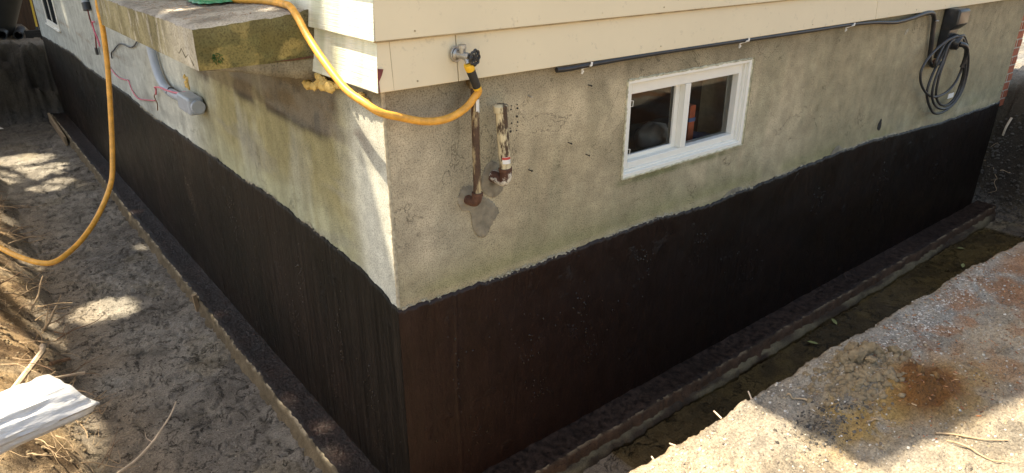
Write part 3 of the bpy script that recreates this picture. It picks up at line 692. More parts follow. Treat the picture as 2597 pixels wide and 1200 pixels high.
# ------------------------------------------------------------------ concrete landing on the left wall
land = thing("concrete_landing", "mossy weathered concrete landing jutting from the left wall", "landing", None, (-.2, 1.2, 1.834))
def landing():
    X0, X1, Y0, Y1, Z0 = -.430, -.012, .455, 2.06, 1.834
    zt_ = lambda x, y: 1.980+.06*(x+.43)+.012*(fbm(x*8, y*8, 4, 600)-.5)+.005*(vn(x*60, y*60, 602)-.5)
    parts = []
    def face(A, B, C, D, n, m, fcol, zfun=None):
        s, t = np.meshgrid(np.linspace(0, 1, n), np.linspace(0, 1, m), indexing='ij'); s_, t_ = s[..., None], t[..., None]
        P = (np.array(A)*(1-s_)+np.array(B)*s_)*(1-t_)+(np.array(D)*(1-s_)+np.array(C)*s_)*t_
        return P, s, t
    # top
    P, s, t = face((X0, Y0, 0), (X1, Y0, 0), (X1, Y1, 0), (X0, Y1, 0), 50, 150, None); P[..., 2] = zt_(P[..., 0], P[..., 1])
    e = np.minimum(np.minimum(s, 1)*.42, t*1.6); P[..., 2] -= .012*np.exp(-e/.012)
    c = mix(np.ones(P.shape)*np.array((.42, .385, .33)), (.28, .25, .21), ss(.45, .65, fbm(P[..., 0]*9, P[..., 1]*9, 5, 610)))
    fast("slab_top", P, gridf(50, 150), M['slab'], land, col=c)
    topz = lambda x, y: zt_(x, y)-.012
    # outer face (-X)
    P, s, t = face((X0, Y0, 0), (X0, Y1, 0), (X0, Y1, 1), (X0, Y0, 1), 160, 18, None)
    P[..., 2] = Z0+(topz(P[..., 0], P[..., 1])-Z0)*t; P[..., 0] += .005*(fbm(P[..., 1]*14, P[..., 2]*14, 4, 620)-.5)
    v = fbm(P[..., 1]*9, P[..., 2]*3, 4, 625); c = mix(np.ones(P.shape)*np.array((.31, .27, .155)), (.21, .18, .095), ss(.42, .62, v))
    c = mix(c, (.50, .45, .35), ss(.98, .62, P[..., 1]+.1*(v-.5))*.9); c = mix(c, (.52, .48, .40), ss(.64, .70, fbm(P[..., 1]*34, P[..., 2]*5, 3, 628))*.6)
    fast("slab_side", P, gridf(160, 18)[:, ::-1], M['slab'], land, col=c)
    # near face (-Y)
    P, s, t = face((X0, Y0, 0), (X1, Y0, 0), (X1, Y0, 1), (X0, Y0, 1), 60, 22, None)
    P[..., 2] = Z0+(topz(P[..., 0], P[..., 1])-Z0+.02*ss(.72, .8, s)*(vn(P[..., 0]*30, 0, 3)))*t; P[..., 1] += .006*(fbm(P[..., 0]*12, P[..., 2]*12, 4, 630)-.5)
    v = fbm(P[..., 0]*10, P[..., 2]*16, 4, 635); w = fbm(P[..., 0]*22+5, P[..., 2]*30, 3, 637)
    c = mix(np.ones(P.shape)*np.array((.15, .125, .048)), (.31, .24, .09), ss(.50, .555, v)); c = mix(c, (.15, .14, .06), ss(.5, .65, w)*.6)
    c = mix(c, (.18, .165, .09), ss(.5, 1, t)*.5); c = mix(c, (.13, .11, .08), ss(.85, 1, s)*.6)
    fast("slab_end", P, gridf(60, 22), M['slab'], land, col=c)
    # underside + far face + haunch thickening towards the wall
    m = MB(); zz = 1.975
    m.add([(X0, Y0, Z0), (X1, Y0, Z0), (X1, Y1, Z0), (X0, Y1, Z0), (X1, Y1, zz), (X0, Y1, zz)], [(0, 3, 2, 1), (3, 5, 4, 2)])
    m.build("slab_underside", plain("underside_concrete", (.22, .19, .13), .9, var=.25), land)
    hx = np.linspace(-.426, X1, 30); n = len(hx); V = []; C = []
    hy = np.linspace(Y0+.010, Y1, 40)
    for x in hx:
        d = .076*ss(0, 1, (x+.43)/.418)*.55+.076*.45*((x+.43)/.418)
        for k, (yy, z) in enumerate([(Y0+.003, Z0+.001), (Y0+.006, Z0-d*.5), (Y0+.012, Z0-d), (Y0+.4, Z0-d), (Y1, Z0-d)]): V.append((x, yy, z+.004*(vn(x*50, k*5, 7)-.5)))
    V = np.array(V).reshape(n, 5, 3); c = mix(np.ones(V.shape)*np.array((.27, .235, .165)), (.20, .17, .12), ss(.4, .6, fbm(V[..., 0]*20, V[..., 2]*20, 4, 640)))
    fast("haunch", V, gridf(n, 5)[:, ::-1], M['slab'], land, col=c)
    q = MB(); P = [(-.19, Y0-.001, 1.838), (-.10, Y0-.003, 1.842), (-.02, Y0-.003, 1.846), (-.015, Y0-.002, 1.839), (-.1, Y0-.002, 1.835)]
    q.add(P, [tuple(range(5))]); q.build("crack_stain", M['rust'], land)
    q = MB()
    for i in range(60): 
        a, r = random.random()*6.28, random.random()**.5*.017; q.tube([(-.366+r*math.cos(a), Y0+.002, 1.872+r*math.sin(a)), (-.366+r*1.2*math.cos(a), Y0-.007-.004*random.random(), 1.868+r*1.2*math.sin(a))], [.0016, .0006], 4)
    q.build("moss_tuft", M['moss'], land)
    # zig-zag chip at the lower edge of the outer face
    q = MB(); zs_ = [(.505, 1.846), (.545, 1.880), (.59, 1.862), (.63, 1.888), (.67, 1.866), (.71, 1.872)]
    q.tube([(X0+.0015, y, z) for y, z in zs_], [.0045, .003, .0045, .0025, .003, .0015], 5); q.build("edge_crack", plain('crack_dirt', (.10, .085, .05), .95), land)
landing()
# litter on the landing
V = []; F = []
for i in range(900):
    x, y = RNG.uniform(-.41, -.05), RNG.uniform(.47, 1.5); z = 1.980+.06*(x+.43)+.0055; a = RNG.rand()*6.28; l, w = RNG.uniform(.002, .008), RNG.uniform(.0008, .0022); b = len(V)
    dx, dy = math.cos(a), math.sin(a)
    for s, t in ((-1, -1), (1, -1), (1, 1), (-1, 1)): V.append((x+dx*l*s-dy*w*t, y+dy*l*s+dx*w*t, z+.002*RNG.rand()))
    F.append((b, b+1, b+2, b+3))
tag(fast("leaf_litter", V, F, M['litter'], smooth=False), "small brown dry litter scattered on the concrete landing", "leaf litter", kind="stuff")
# green plastic sheet
def tarp():
    n = 26; V = []; 
    out = [(-.19, 1.36), (-.225, 1.20), (-.245, 1.08), (-.235, .985), (-.18, .945), (-.11, .94), (-.055, .99), (-.045, 1.10), (-.05, 1.25), (-.08, 1.45), (-.14, 1.47)]
    Q = crom([Vector((x, y, 0)) for x, y in out]+[Vector((*out[0], 0))], 6)[:-1]; c = Vector((-.14, 1.18, 0)); Q = [c+(q-c)*1.12 if q.x < -.14 else q for q in Q]; K = len(Q)
    for r in range(9):
        s = 1-r/9
        for i, q in enumerate(Q):
            p = c+(q-c)*(s*(1+.05*math.sin(i*1.9)*(r == 0))); z = 1.980+.06*(p.x+.43)+.011+.035*math.sin(s*math.pi)*(.35+.65*vn(i*.35, r*.7, 9))
            V.append((p.x, p.y, z))
    F = [(r*K+i, r*K+(i+1) % K, (r+1)*K+(i+1) % K, (r+1)*K+i) for r in range(8) for i in range(K)]+[tuple(8*K+i for i in range(K))]
    t = thing("plastic_sheet", "crumpled green plastic sheet lying on the concrete landing", "plastic sheet", None, (-.14, 1.18, 1.99))
    o = MB().add(V, F).build("sheet", M['tarp'], t, smooth=True); md = o.modifiers.new("thick", 'SOLIDIFY'); md.thickness = .0015
    m = MB(); m.tube(crom([(-.14, 1.02, 2.035), (-.10, 1.12, 2.06), (-.07, 1.25, 2.06)], 6), lambda s: .045+.01*math.sin(s*9), 12); m.build("dark_fold", M['tarpdark'], t, smooth=True)
tarp()

# ------------------------------------------------------------------ tap and hose
tap = thing("water_tap", "zinc outdoor tap with black wheel handle on the cream siding", "tap", None, (.276, -.03, 1.879))
m = MB(); m.cyl((.274, -.022, 1.880), (.276, -.030, 1.880), .027, 24); m.cyl((.275, -.030, 1.880), (.277, -.038, 1.879), .022, 20, .016); m.build("flange", M['metal'], tap, smooth=True, bevel=.0015)
m = MB(); m.cyl((.275, -.034, 1.880), (.292, -.080, 1.876), .013, 18); m.cyl((.283, -.052, 1.878), (.281, -.055, 1.905), .0115, 16); m.build("body", M['metal'], tap, smooth=True)
m = MB(); m.cyl((.281, -.055, 1.902), (.2805, -.055, 1.914), .0145, 8); m.build("bonnet", M['metal'], tap, smooth=False, bevel=.001)
m = MB(); m.cyl((.288, -.066, 1.876), (.286, -.082, 1.853), .010, 16); m.build("spout", M['metal'], tap, smooth=True)
ax = Vector((.30, -.93, -.06)).normalized(); hc = Vector((.302, -.098, 1.8745)); u = ax.orthogonal().normalized(); v = ax.cross(u)
m = MB(); ringp = []
for i in range(65):
    a = 2*math.pi*i/64; r = .0235+.0022*math.cos(8*a); ringp.append(hc+(u*math.cos(a)+v*math.sin(a))*r)
m.tube(ringp, .0045, 8, False)
for i in range(8):
    a = 2*math.pi*i/8; m.tube([hc+ax*.002, hc+(u*math.cos(a)+v*math.sin(a))*.023], .0032, 6)
m.cyl(hc-ax*.022, hc+ax*.004, .010, 14); wheel = m.build("handle", M['blackplastic'], tap, smooth=True)
m = MB(); m.cyl(hc+ax*.004, hc+ax*.0065, .0125, 20); m.build("hub_disc", M['stickerblue'], wheel)
m = MB(); m.cyl(hc+ax*.0067, hc+ax*.0085, .006, 14); m.build("hub_screw", M['metal'], wheel)
hose = thing("garden_hose", "yellow rubber garden hose looping from the tap over the landing into the trench", "hose", None, (.29, -.08, 1.85))
S0, S1 = Vector((.2855, -.084, 1.850)), Vector((.325, -.075, 1.768))
d = (S1-S0).normalized()
m = MB(); m.tube([S0-d*.004, S0+d*.004, S0+d*.008, S0+d*.012, S0+d*.016, S0+d*.022], [.0165, .0178, .0168, .0178, .0165, .0155], 20); m.build("coupling", M['yellowcap'], hose, smooth=True)
m = MB(); m.tube([S0+d*.020, S0+d*.05, S1], [.0158, .0150, .0142], 20); m.build("sleeve", M['black'], hose, smooth=True)
m = MB(); m.tube([S1-d*.003, S1+d*.004], [.0152, .0145], 20); m.build("ferrule", M['yellowcap'], hose, smooth=True)
HP = [S1-d*.01, S1+d*.015, (.318, -.066, 1.733), (.290, -.062, 1.705), (.240, -.062, 1.683), (.178, -.062, 1.674), (.105, -.062, 1.683), (.02, -.066, 1.711), (-.045, -.062, 1.735), (-.075, -.015, 1.763), (-.092, .075, 1.795), (-.100, .20, 1.866), (-.096, .32, 1.932), (-.090, .40, 1.984), (-.084, .47, 2.016), (-.072, .56, 2.019), (-.062, .68, 2.017), (-.075, .80, 2.016), (-.12, .90, 2.014), (-.16, 1.05, 2.013), (-.22, 1.3, 2.010), (-.30, 1.6, 2.006), (-.37, 1.9, 2.002), (-.405, 2.06, 1.995), (-.418, 2.115, 1.93), (-.42, 2.13, 1.80), (-.435, 2.14, 1.62), (-.475, 2.13, 1.36), (-.515, 2.10, 1.16), (-.555, 2.06, 1.035), (-.64, 1.98, .925), (-.735, 1.86, .862), (-.84, 1.75, .822), (-.935, 1.70, .806), (-1.03, 1.79, .826), (-1.115, 1.98, .85), (-1.21, 2.3, .87), (-1.4, 2.6, .872), (-1.9, 2.9, .875)]
m = MB(); m.tube(crom(HP, 9), .0130, 14); m.build("rubber_tube", M['hose'], hose, smooth=True)

# ------------------------------------------------------------------ two old pipes on the front wall
def pipe1():
    t = thing("rusty_water_pipe", "thin rusty pipe with peeling cream paint, left of the two wall pipes", "pipe", None, (.33, -.05, 1.34))
    top, bot = (.339, -.040, 1.760), (.331, -.055, 1.372)
    m = MB(); m.cyl(bot, top, .0145, 18); m.build("tube", M['rust1'], t, smooth=True)
    m = MB(); m.cyl((.341, -.034, 1.757), (.342, -.030, 1.782), .019, 12); m.cyl((.342, -.005, 1.775), (.342, -.032, 1.772), .016, 12); m.build("coupling", M['brass'], t, smooth=True, bevel=.001)
    m = MB(); m.tube(crom([(.331, -.055, 1.374), (.329, -.055, 1.357), (.325, -.048, 1.342), (.322, -.028, 1.338), (.322, .0, 1.338)], 5), .0185, 16); m.cyl((.331, -.055, 1.366), (.3313, -.055, 1.378), .0215, 18); m.build("elbow", M['rust'], t, smooth=True)
    m = MB()
    V = []; F = []
    for i in range(7):
        a = math.radians(-112+i*13); 
        for z in (1.722, 1.674): V.append((.3375+.0150*math.cos(a)*1.0, -.0425+.0150*math.sin(a), z))
    F = [(2*i, 2*i+2, 2*i+3, 2*i+1) for i in range(6)]
    s = m.add(V, F).build("sticker", M['sticker'], t)
    V2 = [(x, y-.0006, 1.719-.016*(k % 2)) for k, (x, y, z) in enumerate(V)]; V2 = [((x-.3375)*1.04+.3375, (y+.0425)*1.04-.0425, z) for x, y, z in V2]
    MB().add(V2, F).build("blue_band", M['stickerblue'], s)
pipe1()
def pipe2():
    t = thing("capped_vent_pipe", "thicker capped pipe with flaking cream paint, right of the two wall pipes", "pipe", None, (.457, -.05, 1.40))
    top, bot = Vector((.441, -.058, 1.668)), Vector((.4585, -.060, 1.440))
    m = MB(); m.cyl(bot, top, .0218, 22); m.build("tube", M['rust2'], t, smooth=True)
    d = (top-bot).normalized(); m = MB(); m.tube([top-d*.006, top-d*.004, top+d*.018, top+d*.022], [.0245, .0275, .0275, .022], 20); m.build("cap", M['rust2'], t, smooth=True)
    m = MB(); m.cyl(bot-d*.004, bot+d*.010, .0262, 20); m.build("collar", M['rust'], t, smooth=True, bevel=.002)
    m = MB(); m.tube(crom([bot, bot-d*.018, (.459, -.050, 1.398), (.452, -.030, 1.400), (.44, .0, 1.406)], 6), [.0235]*13+[.0235]*12, 18); m.build("elbow", M['rustwhite'], t, smooth=True)
    for z0, z1, mat, r in ((1.497, 1.470, 'sticker', .0222), (1.496, 1.486, 'stickerred', .0225)):
        V = []
        for i in range(9):
            a = math.radians(-150+i*12)
            for z in (z0, z1):
                s = (z-bot.z)/(top.z-bot.z); c = bot.lerp(top, s); V.append((c.x+r*math.cos(a), c.y+r*math.sin(a), z))
        MB().add(V, [(2*i, 2*i+2, 2*i+3, 2*i+1) for i in range(8)]).build("sticker", M[mat], t)
pipe2()
# screws and nails left in the wall
for (x, z, lab) in ((.615, 1.688, "bright screw in the wall right of the drill holes"), (.621, 1.393, "dark nail low in the wall right of the thicker pipe"), (.831, 1.467, "dark nail in the wall midway between pipes and window"), (.937, 1.396, "lowest dark nail in the wall left of the window"), (.931, 1.690, "dark nail below the black conduit left of the window")):
    m = MB(); m.cyl((x, .002, z), (x+.004, -.016, z-.002), .0022, 7); m.cyl((x+.004, -.016, z-.002), (x+.0045, -.0185, z-.002), .0042, 9)
    tag(m.build("wall_screw", M['metal'] if "bright" in lab else M['hole']), lab, "screw", "screws and nails left in the front wall")

# ------------------------------------------------------------------ black conduit, charger and cable
ck = thing("power_conduit", "black flexible conduit clipped along the bottom edge of the siding", "conduit", None, (.72, -.02, 1.78))
CPTS = [(.735, -.026, 1.775), (.80, -.030, 1.774), (.95, -.026, 1.777), (1.3, -.022, 1.780), (1.9, -.022, 1.779), (2.55, -.022, 1.776), (2.94, -.022, 1.777), (3.254, -.026, 1.768), (3.494, -.03, 1.752), (3.70, -.03, 1.760), (3.895, -.03, 1.778), (4.00, -.03, 1.772), (4.045, -.03, 1.737), (4.06, -.03, 1.70), (4.075, -.03, 1.64), (4.105, -.028, 1.55), (4.126, -.028, 1.471), (4.16, -.03, 1.430), (4.22, -.03, 1.412), (4.30, -.03, 1.425)]
m = MB(); m.tube(crom(CPTS, 8), lambda s: .0088+.0058*min(1, max(0, (s-.33)*4)) if s > .2 else .0108-.002*min(1, s*6), 12); m.build("conduit_tube", M['conduit'], ck, smooth=True)
for (x, z) in ((.893, 1.755), (1.946, 1.757), (2.956, 1.754)):
    m = MB(); m.tube([(x+.016, -.040, z+.034), (x+.014, -.041, z+.022), (x+.006, -.010, z+.010), (x, -.003, z+.004), (x-.001, -.003, z-.016)], .0048, 6); m.cyl((x, -.002, z-.006), (x, -.0095, z-.006), .0048, 8); m.build("cable_clip", M['sticker'], ck)
m = MB(); m.tube([(4.040, -.047, 1.722), (4.058, -.050, 1.722), (4.078, -.047, 1.721), (4.085, -.02, 1.72)], .005, 6); m.build("cable_clip", M['metal'], ck)
ev = thing("charging_station", "black car charging box mounted under the siding at the wall's right end", "charger", None, (4.33, 0, 1.46))
def loft(secs, name, mat, par, bev=.012):
    V = []; F = []; n = len(secs[0])
    for s in secs: V += s
    for i in range(len(secs)-1):
        for k in range(n): F.append((i*n+k, i*n+(k+1) % n, (i+1)*n+(k+1) % n, (i+1)*n+k))
    F += [tuple(range(n-1, -1, -1)), tuple((len(secs)-1)*n+k for k in range(n))]
    return MB().add(V, F).build(name, mat, par, smooth=True, bevel=bev, seg=3)
loft([[(4.258, -.002, z), (4.258+w, -.002, z), (4.258+w, -dd, z), (4.258, -dd, z)] for z, w, dd in ((1.455, .10, .050), (1.60, .125, .062), (1.675, .145, .07))], "lower_body", M['blackplastic'], ev, .006)
loft([[(4.254, -.002, z), (4.254+w, -.002, z), (4.254+w, -dd, z), (4.254, -dd, z)] for z, w, dd in ((1.645, .155, .066), (1.685, .165, .105), (1.775, .165, .105), (1.785, .16, .09))], "housing", M['greybox'] if False else M['blackplastic'], ev, .014)
m = MB(); m.tube([(4.34, -.03, 1.575), (4.345, -.08, 1.565), (4.35, -.112, 1.558)], [.052, .054, .045], 18); m.build("holster", M['blackplastic'], ev, smooth=True, bevel=.003)
m = MB(); m.ball((4.20, -.035, 1.44), .022, 10, (1, .7, 1)); m.build("cable_gland", M['rust'], ev, smooth=True)
cc = thing("charging_cable", "dark charging cable coiled on the car charging box", "cable", None, (4.33, -.08, 1.5))
def loop(cx, cz, rx, rz, y, t0, t1, tilt=0, n=40):
    out = []
    for i in range(n+1):
        a = math.radians(t0+(t1-t0)*i/n); x, z = rx*math.sin(a), rz*math.cos(a)
        out.append((cx+x*math.cos(tilt)+z*math.sin(tilt), y+.012*math.sin(a*1.5), cz+z*math.cos(tilt)-x*math.sin(tilt)))
    return out
LP = []
LA = [(4.21, -.05, 1.435), (4.15, -.07, 1.425), (4.081, -.09, 1.45), (4.109, -.09, 1.517), (4.18, -.085, 1.579), (4.278, -.11, 1.613), (4.169, -.10, 1.598), (4.076, -.09, 1.561), (3.973, -.09, 1.517), (3.9, -.09, 1.463), (3.882, -.09, 1.403), (3.928, -.09, 1.335), (4.029, -.09, 1.266), (4.152, -.09, 1.219), (4.276, -.09, 1.207), (4.406, -.09, 1.224), (4.502, -.09, 1.272), (4.545, -.09, 1.334), (4.529, -.10, 1.403)]
LB = [(4.215, -.075, 1.526), (4.279, -.085, 1.59), (4.361, -.11, 1.61), (4.48, -.085, 1.587), (4.595, -.075, 1.519), (4.67, -.075, 1.43), (4.723, -.075, 1.319), (4.721, -.075, 1.203), (4.651, -.075, 1.119), (4.532, -.075, 1.074), (4.395, -.075, 1.063), (4.277, -.075, 1.088), (4.168, -.075, 1.164), (4.093, -.075, 1.248), (4.096, -.075, 1.327), (4.133, -.075, 1.408), (4.188, -.075, 1.486), (4.243, -.08, 1.565), (4.359, -.105, 1.599)]
LC = [(4.288, -.1, 1.609), (4.196, -.1, 1.565), (4.168, -.1, 1.471), (4.123, -.1, 1.377), (4.108, -.1, 1.286), (4.142, -.1, 1.209), (4.239, -.1, 1.14), (4.382, -.1, 1.102), (4.516, -.1, 1.115), (4.602, -.1, 1.184), (4.62, -.1, 1.274), (4.589, -.1, 1.368), (4.538, -.1, 1.462), (4.461, -.1, 1.556), (4.342, -.11, 1.605)]
LD = [(4.26, -.085, 1.56), (4.285, -.065, 1.50), (4.3, -.06, 1.445), (4.276, -.06, 1.353), (4.282, -.06, 1.242), (4.324, -.06, 1.177), (4.416, -.06, 1.122), (4.536, -.06, 1.1), (4.644, -.06, 1.133), (4.688, -.06, 1.213), (4.667, -.07, 1.308), (4.60, -.085, 1.36), (4.50, -.11, 1.39)]
m = MB()
for L_ in (LA, LB, LC, LD): m.tube(crom(L_, 6), .0085, 10)
m.build("cable_coil", M['cable'], cc, smooth=True)
m = MB(); m.tube(crom([(4.345, -.105, 1.556), (4.39, -.125, 1.545), (4.44, -.13, 1.515), (4.47, -.125, 1.47), (4.477, -.12, 1.42), (4.475, -.115, 1.385)], 6), lambda s: .019-.006*s if s < .6 else .017-.004*s, 14); m.build("connector", M['blackplastic'], cc, smooth=True)
m = MB(); m.box((4.40, -.104, 1.172), (4.49, -.101, 1.205)); m.build("cable_tag", M['sticker'], cc)

# ------------------------------------------------------------------ conduits and loose wires on the left wall
pv = thing("grey_conduit", "bent grey plastic conduit with junction box on the left wall below the landing", "conduit", None, (-.03, 2.4, 1.35))
m = MB(); m.tube(crom([(-.035, 3.03, 1.80), (-.035, 3.005, 1.62), (-.035, 2.985, 1.50), (-.037, 2.93, 1.415), (-.04, 2.84, 1.365), (-.042, 2.70, 1.345), (-.044, 2.50, 1.35), (-.045, 2.34, 1.36)], 8), .027, 16); m.build("pipe", M['pvc'], pv, smooth=True)
m = MB(); m.tube([(-.0455, 2.345, 1.36), (-.0455, 2.315, 1.362)], .033, 16); m.build("socket", M['pvc'], pv, smooth=True, bevel=.003)
m = MB(); m.box((-.094, 2.09, 1.312), (-.008, 2.325, 1.410)); m.build("junction_box", M['pvc'], pv, bevel=.016, seg=4)
m = MB(); m.cyl((-.048, 2.10, 1.362), (-.048, 2.06, 1.363), .037, 18); m.build("socket", M['pvc'], pv, smooth=True, bevel=.002)
m = MB(); m.tube([(-.072, 2.66, 1.345), (-.05, 2.66, 1.376), (-.02, 2.66, 1.37)], .004, 6); m.build("tie", M['cable'], pv)
st = thing("conduit_stub", "short grey conduit stub with loose wires left of the landing", "conduit", None, (-.03, 5.1, 1.65))
m = MB(); m.cyl((-.03, 5.16, 1.80), (-.03, 5.12, 1.655), .028, 14); m.build("pipe", M['pvc'], st, smooth=True); m = MB(); m.cyl((-.03, 5.13, 1.70), (-.03, 5.11, 1.64), .033, 14); m.build("collar", M['cable'], st, smooth=True)
def wire(name, label, P, r, mat, cat="wire", group=None, k=8):
    m = MB(); m.tube(crom(P, k), r, 6); return tag(m.build(name, mat, smooth=True), label, cat, group)
wire("red_wire", "pink wire drooping across the left wall left of the grey conduit", [(-.010, 4.95, 1.26), (-.01, 4.80, 1.197), (-.01, 4.53, 1.16), (-.01, 4.25, 1.178), (-.01, 4.118, 1.189), (-.01, 4.06, 1.13), (-.01, 3.90, 1.092), (-.01, 3.6, 1.13), (-.012, 3.32, 1.175)], .0045, M['pink'])
wire("red_wire", "pink wire wrapped along the top of the grey conduit", [(-.02, 3.20, 1.24), (-.03, 3.12, 1.29), (-.07, 2.95, 1.335), (-.077, 2.75, 1.365), (-.075, 2.6, 1.372), (-.06, 2.42, 1.385), (-.04, 2.32, 1.405)], .0055, M['pink'])
wire("dark_wire", "short dark wire hook hanging left of the grey conduit", [(-.02, 3.20, 1.245), (-.02, 3.27, 1.215), (-.02, 3.22, 1.175), (-.02, 3.25, 1.12)], .004, M['rootdark'])
wire("black_wire", "black wire curving down from under the landing onto the left wall", [(-.01, 4.606, 1.299), (-.012, 4.56, 1.35), (-.012, 4.441, 1.383), (-.014, 4.25, 1.44), (-.014, 4.06, 1.478), (-.012, 3.737, 1.49), (-.012, 3.52, 1.55), (-.02, 3.4, 1.63)], .005, M['cable'])
wire("red_wire", "dark red wire with grey connector hanging from the conduit stub", [(-.03, 5.11, 1.65), (-.03, 5.09, 1.55), (-.02, 5.08, 1.46), (-.02, 5.15, 1.36), (-.02, 5.2, 1.305)], .006, M['redpaint'])
wire("red_wire", "pink wire looping down from behind the landing beside the hose", [(-.03, 4.93, 1.56), (-.03, 5.02, 1.55), (-.03, 5.03, 1.49), (-.03, 4.95, 1.42), (-.03, 4.92, 1.36)], .007, M['pink'])
m = MB(); m.box((-.03, 5.185, 1.255), (-.01, 5.235, 1.315)); tag(m.build("wire_connector", M['cable'], bevel=.004), "dark grey connector on the hanging red wire", "connector")
m = MB()
for i in range(14): m.ball((-.004, 2.40+random.uniform(-.03, .03), 1.455+random.uniform(-.06, .02)), random.uniform(.005, .013), 8, (1, 1, 1.3), .3)
tag(m.build("foam_blob", M['foam'], smooth=True), "small dab of yellow foam on the wall above the junction box", "sealant foam")
fo = thing("expanding_foam", "lumpy yellow expanding foam under the left siding beside the landing", "sealant foam", None, (-.03, .4, 1.75))
for (y, z, r, x) in ((.525, 1.727, .024, -.03), (.47, 1.732, .019, -.03), (.43, 1.745, .022, -.028), (.40, 1.765, .024, -.03), (.37, 1.750, .028, -.032), (.33, 1.752, .025, -.030), (.42, 1.775, .018, -.03), (.28, 1.762, .012, -.025), (.23, 1.764, .010, -.025), (.18, 1.762, .009, -.022), (.12, 1.755, .013, -.016), (.09, 1.742, .010, -.012)):
    m = MB().ball((0, 0, 0), r, 20, (.75, 1.25, .8)); V = np.array(m.v); d = V/np.maximum(np.linalg.norm(V, axis=1), 1e-6)[:, None]
    m.v = [tuple(q) for q in V*(1+1.1*(fbm(d[:, 0]*1.8+y*40, d[:, 1]*1.8+d[:, 2]*1.5, 4, 770, .6)-.5))[:, None]+np.array((x, y, z))]; m.build("foam_lump", M['foam'], fo, smooth=True)

# ------------------------------------------------------------------ loose things in the trench
bd = MB(); bd.add([(-.205, 9.05, -.09), (-.18, 9.05, -.09), (-.18, 9.05, .03), (-.205, 9.05, .03), (-.222, 7.6, -.09), (-.197, 7.6, -.09), (-.197, 7.6, .015), (-.222, 7.6, .015)], [(0, 1, 2, 3), (7, 6, 5, 4), (0, 4, 5, 1), (1, 5, 6, 2), (2, 6, 7, 3), (3, 7, 4, 0)])
tag(bd.build("form_board", M['wood'], bevel=.003), "weathered form board standing against the far end of the left footing", "board")
bd = MB(); bd.add([(-.185, 2.50, -.10), (-.160, 2.50, -.10), (-.158, 2.545, -.10), (-.183, 2.545, -.10), (-.192, 2.49, .035), (-.167, 2.495, .04), (-.165, 2.54, .03), (-.19, 2.535, .03)], [(0, 3, 2, 1), (4, 5, 6, 7), (0, 1, 5, 4), (1, 2, 6, 5), (2, 3, 7, 6), (3, 0, 4, 7)])
tag(bd.build("wood_stake", M['wood'], bevel=.002), "short wooden stake driven beside the left footing", "stake")
# milky plastic tube lying over the bank edge
ps = thing("plastic_tube", "flattened milky plastic tube lying over the edge of the left bank", "plastic tube", None, (-1.3, .36, .86))
V = []; n = 72; L = 70
A, B = Vector((-2.3, .06, .875)), Vector((-1.055, .42, .83)); ax_ = (B-A).normalized(); s_ = ax_.cross(Vector((0, 0, 1))).normalized(); u_ = s_.cross(ax_)
ka, ia = np.meshgrid(np.arange(n), np.arange(L+1), indexing='ij'); FB = fbm(np.cos(ka*6.2832/n)*2.2+ia*.02, np.sin(ka*6.2832/n)*2.2+ia*.09, 4, 750, .55); CR = np.clip(1-np.abs(fbm(np.cos(ka*6.2832/n)*1.6+ia*.015+4, np.sin(ka*6.2832/n)*1.6+ia*.06, 3, 760)-.5)/.03, 0, 1)
for i in range(L+1):
    t = i/L
    for k in range(n):
        a = 2*math.pi*k/n; r1 = .090*(1+.22*max(0, t-.75)*4*.8); r2 = .080
        wr = 1+.05*math.sin(3*a+9*t)+.05*math.sin(7*a+4*t+2*math.sin(5*t))+.035*math.sin(13*a+3*t)+.03*abs(math.sin(9*a-7*t))+.16*(FB[k, i]-.5)-.10*CR[k, i]
        e = (.055*math.cos(a+.4)+.035*max(0, math.cos(a-2.9))**6 + .05*max(0, math.cos(a+.3))**10)*max(0, (t-.93)*9)
        V.append(A+ax_*((B-A).length*t+e)+s_*(r1*wr*math.cos(a))+u_*(r2*wr*math.sin(a)))
mm = MB().add(V, [(i*n+k, i*n+(k+1) % n, (i+1)*n+(k+1) % n, (i+1)*n+k) for i in range(L) for k in range(n)])
o = mm.build("tube_wall", M['sheet'], ps, smooth=True); md = o.modifiers.new("thick", 'SOLIDIFY'); md.thickness = .003
# roots and sticks
def stick(P, r0, r1, mat, label, cat="root", group=None, name="root", branch=None, k=5):
    m = MB(); Q = crom(P, k); m.tube(Q, lambda s: r0+(r1-r0)*s, 7)
    for b in (branch or []): m.tube(crom(b[0], 4), lambda s: b[1]*(1-.7*s), 6)
    return tag(m.build(name, mat, smooth=True), label, cat, group)
stick([(-1.060, 2.14, .17), (-1.066, 2.08, .172), (-1.113, 1.92, .205), (-1.17, 1.70, .262), (-1.225, 1.49, .316), (-1.29, 1.24, .38)], .0165, .0135, M['stick'], "thick pale peeled stick leaning on the left bank", "stick", name="stick")
stick([(-.655, .93, .32), (-.70, .87, .30), (-.77, .80, .28), (-.80, .775, .27), (-.88, .70, .27), (-.96, .62, .30)], .0032, .006, M['stick'], "long pale root pointing right over the floor of the left trench", "stick", name="stick", branch=[([(-.80, .775, .27), (-.815, .80, .285), (-.81, .84, .30)], .002)])
stick([(-1.05, 2.10, .07), (-1.0, 2.12, .06), (-.955, 2.13, .05)], .012, .009, M['rootdark'], "stubby red-brown root end on the bank behind the plastic tube")
stick([(-1.10, 1.86, .12), (-1.0, 1.90, .08), (-.945, 1.92, .06), (-.915, 1.925, .05)], .006, .008, M['stick'], "short cut root sticking out behind the plastic tube")
stick([(-1.03, 2.56, .06), (-.985, 2.60, .09), (-.955, 2.66, .11), (-.925, 2.70, .13)], .009, .007, M['root'], "forked pale root reaching out of the bank above the dark shade", branch=[([(-1.01, 2.58, .07), (-.99, 2.64, .11), (-.965, 2.70, .14)], .006)])
